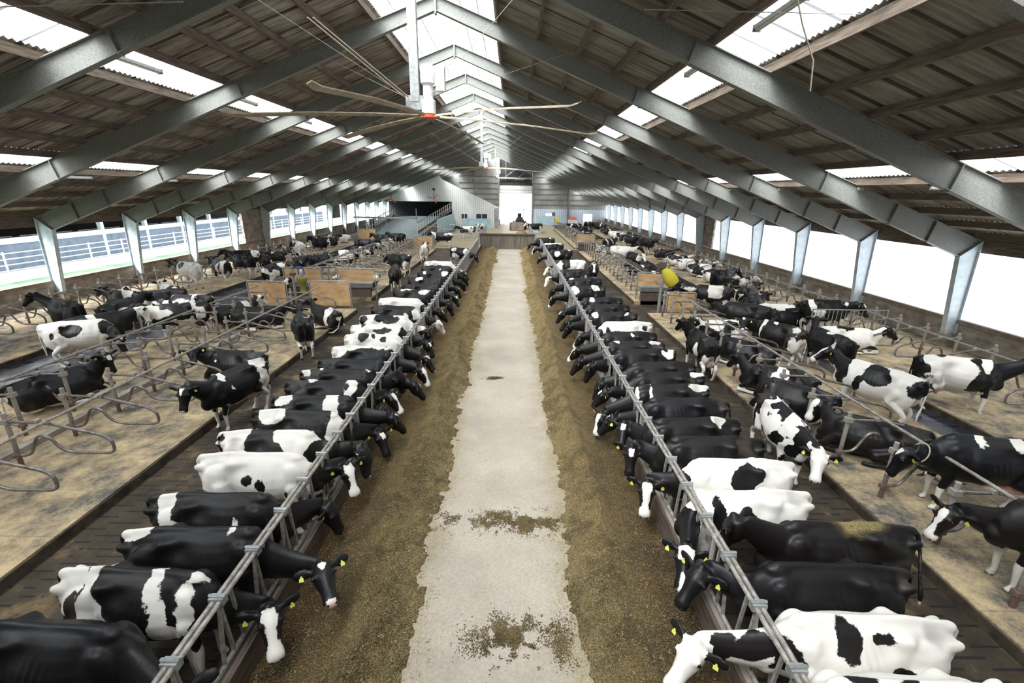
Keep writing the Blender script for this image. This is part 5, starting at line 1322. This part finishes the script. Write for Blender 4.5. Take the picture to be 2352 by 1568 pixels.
stand((2122, 880), (1962, 832), 'white cow with a black saddle and black neck standing across the right stalls', dict(base='w', face='blaze', neck='b', nx=-.1, k=[(-.12, .1, 1.22, .38, .4, .28), (.62, 0, 1.15, .2, .4, .4), (-.95, 0, 1.2, .15, .3, .25), (.22, .3, 1.0, .08, .2, .2)]), (1903, 798), (1850, 822), 1.50, base=.05, s=1.06)
stand((2098, 822), (2290, 840), 'white cow with ragged black side patches in the outer right stalls', dict(base='n', thr=.50, freq=1.9, face='black', neck='b', w=[(-.7, 0, 1.2, .25, .4, .3), (.35, 0, 1.3, .12, .4, .25)], k=[(-.85, -.25, 1.15, .14, .2, .16)]), base=.1, s=1.08)
stand((2420, 1035), (2192, 1008), 'black cow with two white back marks and a rope collar in the near right stalls', dict(base='b', face='tri', collar=True, w=[(.15, .05, 1.35, .08, .22, .20), (-.35, .05, 1.42, .11, .2, .12), (.85, 0, .9, .12, .2, .1)]), (2100, 1035), (2048, 1090), 1.35, base=.15, s=1.06)
stand((2600, 1180), (2420, 1165), 'black-and-white headed cow reaching in at the right edge of the picture', dict(base='b', face='blaze', neck='b'), (2338, 1188), (2258, 1268), 1.15, base=.15, s=1.06)
stand((1848, 690), (1922, 691), 'thin blue-black cow with a white hip standing in the outer right stalls', dict(base='b', face='star', w=[(-.72, 0, 1.3, .14, .4, .4), (-.45, -.3, .95, .25, .3, .25), (.6, -.1, 1.35, .05, .1, .1)]), (1946, 703), (1966, 738), 1.5, base=.2)
stand((1772, 708), (1672, 694), 'plain black cow standing in the right slatted alley', dict(base='b', face='black', solid=True), (1643, 696), (1626, 712), 1.2)
stand((1698, 664), (1592, 654), 'white cow with grey-black patches standing behind the plain black cow', dict(base='n', thr=.50, freq=2.0, face='patch'), (1572, 662), (1560, 676), 1.25)
stand((1614, 628), (1692, 616), 'black cow with white udder standing in the outer right row, head raised', dict(base='b', face='star'), (1715, 608), (1728, 630), 1.75, base=.15)
stand((1948, 782), (1893, 760), 'black-and-white cow seen from behind beside the outer right stalls', dict(base='b', face='star', w=[(-.1, 0, 1.42, .2, .25, .08), (-.5, .2, 1.0, .08, .2, .25)]), (1880, 750), (1876, 768), 1.45)
stand((1361, 592), (1364, 606), 'white-faced black cow facing the camera in the right feed alley', dict(base='b', face='wide', w=[(.4, 0, 1.42, .2, .2, .08)]), anchor='B')
stand((1425, 573), (1488, 590), 'large grey-black cow with a white head end standing in the right slats', dict(base='b', face='white', neck='w', solid=True))
stand((1402, 566), (1450, 568), 'white-backed cow standing beyond the grey-black cow', dict(base='w', face='black', neck='w'))
stand((1455, 543), (1518, 553), 'brownish black cow standing in the far outer right row', dict(base='b', face='black'), base=.2)
stand((1432, 538), (1470, 546), 'blue-black cow standing behind the brownish one, far outer right row', dict(base='b', face='black', w=[(.2, -.1, 1.42, .1, .1, .05)]), base=.2)
stand((1388, 551), (1408, 549), 'blue-black cow with white bands in the far right slats', dict(base='b', face='white', w=[(0, 0, 1.2, .1, .5, .4), (-.7, 0, 1.2, .1, .4, .4)]))
far_grp = [((1376, 518), (1328, 523), 'b'), ((1346, 513), (1308, 516), 'b'), ((1402, 516), (1362, 513), 'b'), ((1364, 508), (1340, 511), 'b'), ((1330, 512), (1299, 515), 'b'), ((1388, 512), (1352, 510), 'b')]
for i, (a, b, c_) in enumerate(far_grp):
    stand(a, b, 'dark cow with a few white marks crowding at the far right end, %s of six' % nth(i), dict(base='b', face='white' if i % 2 else 'black', w=[(.3 - .25 * i, .2, 1.25, .1, .4, .25)]))
stand((1243, 514), (1222, 514), 'black-and-white cow beside the pale blue tank at the far end', dict(base='b', face='white', w=[(-.7, 0, .9, .2, .4, .4)]))

# lying cows measured singly
LY = 'cows lying in the stalls'
def lie(A, B, label, spec, poll=None, nose=None, pz=1.1, **kw): place(A, B, 'lie', .2, spec, label, poll, nose, pz, group=LY, **kw)
lie((52, 878), (150, 852), 'black cow lying in the near left stalls, chin on the bedding', dict(base='b', face='star'), (178, 848), (207, 900), 1.05)
lie((780, 716), (722, 700), 'black cow with a white rump band lying beside the large plywood board', dict(base='b', face='black', w=[(-.62, .1, 1.2, .16, .5, .5)]), lp=(1.1, -.1, .95), face=(10, -20))
lie((592, 812), (508, 806), 'black cow lying curled in the middle of the near left stalls', dict(base='b', face='black', solid=True, w=[(.35, .3, 1.2, .04, .05, .04)]), lp=(.95, .35, .95), face=(130, -25))
lie((552, 708), (604, 706), 'black cow lying with outstretched neck in front of the left plywood boards', dict(base='b', face='black'))
lie((498, 706), (545, 695), 'blue-black cow with a white shoulder lying in the near left stalls', dict(base='b', face='white', w=[(.3, -.1, 1.2, .2, .4, .4)]))
lie((320, 672), (258, 668), 'black cow lying in the outer left stalls beside a white-faced one', dict(base='b', face='wide'))
lie((425, 668), (362, 648), 'white cow with a few dark flecks lying in the outer left stalls', dict(base='n', thr=.42, face='white'))
lie((600, 660), (640, 650), 'white-bellied cow lying on the outer left bedding edge', dict(base='n', thr=.45, face='black'), )
lie((1700, 738), (1642, 738), 'white and black cow lying behind the black cow with the udder', dict(base='n', thr=.46, face='black'))
lie((1772, 800), (1692, 780), 'black cow lying in the near right stalls, its brown udder showing', dict(base='b', face='black'), (1668, 768), (1640, 790), 1.05)
lie((1868, 862), (1748, 838), 'black cow with white belly patches lying behind two near right posts', dict(base='b', face='black', w=[(-.1, .2, 1.2, .2, .4, .3), (.25, .3, 1.0, .1, .2, .2)]), (1706, 828), (1680, 850), 1.0)
lie((1900, 905), (1795, 875), 'black cow lying with its head low in front of the spotted cow', dict(base='b', face='black', solid=True), (1752, 862), (1716, 895), .95)
lie((2098, 985), (1968, 958), 'black cow lying curled between the near right stall loops', dict(base='b', face='wide', solid=True), (1930, 945), (1893, 1003), 1.0)
lie((1838, 712), (1796, 712), 'black cow with a white collar patch lying near the barred gate', dict(base='b', face='black', w=[(.2, 0, 1.42, .2, .3, .1)]))
lie((1915, 752), (1972, 756), 'white cow with black streaks lying in the outer right stalls', dict(base='n', thr=.48, freq=2.4, face='blaze'))
lie((1692, 668), (1742, 652), 'blue-black cow lying by the wall, farther of two', dict(base='b', face='black'))
lie((1700, 690), (1752, 678), 'blue-black cow lying by the wall, nearer of two', dict(base='b', face='black'))
lie((1742, 700), (1800, 700), 'cow with a large white udder lying in the outer right stalls', dict(base='n', thr=.40, face='black'))
# rows of lying cows, one to a stall
def lie_row(x, ys, flip, where, seed):
    rng = random.Random(seed); i = 0
    for y in ys:
        cl = rng.choice(['b', 'b', 'n', 'n', 'w'])
        sp = {'b': dict(base='b', w=[(rng.uniform(-.6, .4), rng.uniform(-.2, .2), 1.35, .12, .2, .2)], face=rng.choice(['star', 'black', 'tri'])),
              'n': dict(base='n', thr=rng.uniform(.46, .56), freq=rng.uniform(1.6, 2.4), face=rng.choice(['wide', 'white', 'blaze'])),
              'w': dict(base='n', thr=.38, freq=1.8, face='white')}[cl]
        nm = {'b': 'mostly black', 'n': 'black-and-white patched', 'w': 'mostly white'}[cl]
        cow(pose='lie', loc=Vector((x + rng.uniform(-.08, .08), y + rng.uniform(-.05, .05), .2)), rz=(PI if flip else 0) + R(rng.uniform(-6, 6)), s=1.0, spec=sp,
            label='%s cow lying in the %s, %s such from camera' % (nm, where, nth(i)), group=LY, poll=(1.05, rng.uniform(-.2, .2), rng.uniform(.8, 1.0)), face_dir=(rng.uniform(-50, 50), rng.uniform(-40, -5)))
        i += 1
def pick(y0, y1, p, seed, pitch=1.22):
    rng = random.Random(seed); o = []; y = y0
    while y < y1:
        if rng.random() < p: o.append(y)
        y += pitch
    return o
lie_row(8.95, pick(26.3, 44.5, .8, 5), True, 'second right stalls', 1)
lie_row(8.95, pick(50.1, 72, .75, 6), True, 'far right stalls', 2)
lie_row(13.55, pick(23.5, 45.0, .6, 7), False, 'middle outer right stalls', 3)
lie_row(13.55, pick(46.5, 78.0, .8, 8), False, 'far outer right stalls', 4)
lie_row(-12.7, pick(26.0, 44.5, .65, 9), False, 'second left block, left side', 5)
lie_row(-8.6, [25.9, 30.9, 34.6], True, 'second left block, right side', 6)
lie_row(-18.2, pick(31.5, 50.0, .6, 11), True, 'far outer left stalls', 7)
# default head posture at the feed
rg = random.Random(5)
for c in COWS:
    if c.get('group') in (GL, GR) and c.get('poll_w') is not None:
        pl = (Matrix.Translation(c['loc']) @ Matrix.Rotation(c['rz'], 4, 'Z') @ Matrix.Scale(c['s'], 4)).inverted() @ c['poll_w']
        if abs(pl.y) > .58: c['poll_w'] = None
    if c.get('group') in (GL, GR) and c.get('poll_w') is None:
        c['poll'] = (1.36 + rg.uniform(-.10, .02), rg.uniform(-.14, .14), rg.uniform(.80, 1.0)); c['face_dir'] = (rg.uniform(-35, 35), rg.uniform(-72, -50))
relax(GL); relax(GR)
def pts_of(c):
    h = Vector((math.cos(c['rz']), math.sin(c['rz']), 0)); return [c['loc'] + h * q for q in (-.75, -.35, .05, .45, .8)]
def settle():
    n = len(COWS)
    for it in range(70):
        for i in range(n):
            for j in range(i + 1, n):
                a, b = COWS[i], COWS[j]
                if (a['loc'] - b['loc']).length > 2.4: continue
                fa, fb = a.get('group') in (GL, GR), b.get('group') in (GL, GR)
                if fa and fb: continue
                best = min((Vector((p.x - q.x, p.y - q.y, 0)) for p in pts_of(a) for q in pts_of(b)), key=lambda v: v.length)
                L = best.length; need = .80 if a['pose'] == b['pose'] else .85
                if L < need:
                    u = best.normalized() if L > .02 else Vector((0, 1, 0)); m = (need - L)
                    if fa: b['loc'] -= u * m * .6
                    elif fb: a['loc'] += u * m * .6
                    else: a['loc'] += u * m * .3; b['loc'] -= u * m * .3
CHK = []
for i, c in enumerate(COWS):
    c['ok'] = True
    for d in CHK:
        q = (c['loc'] - d['loc']).length
        if 'such from camera' in c['label'] and q < 1.7: c['ok'] = False
        elif VERB and q < .95 and not (c.get('group') in (GL, GR) and d.get('group') == c.get('group')): print('NEAR %.2f' % q, c['label'], '|', d['label'], [round(v, 1) for v in c['loc']])
    if c['ok']: CHK.append(c)
COWS[:] = CHK
settle()
seen = {}
for c in COWS:                       # ordinals of the lying rows stay consecutive
    if 'such from camera' in c['label']:
        key = c['label'].split(' lying in the ')[1].rsplit(',', 1)[0]; kk = seen.get(key, 0); seen[key] = kk + 1
        c['label'] = c['label'].rsplit(',', 1)[0] + ', %s there from camera' % nth(kk)
if VERB:
    for i, c in enumerate(COWS): print('IDX %03d %s' % (i, c['label']), [round(v, 2) for v in c['loc']], round(math.degrees(c['rz'])))
    for o in list(bpy.data.objects) + COWS:
        l = o.get('label')
        if l and not 4 <= len(l.split()) <= 16: print('LONG', len(l.split()), l)
build_cows()
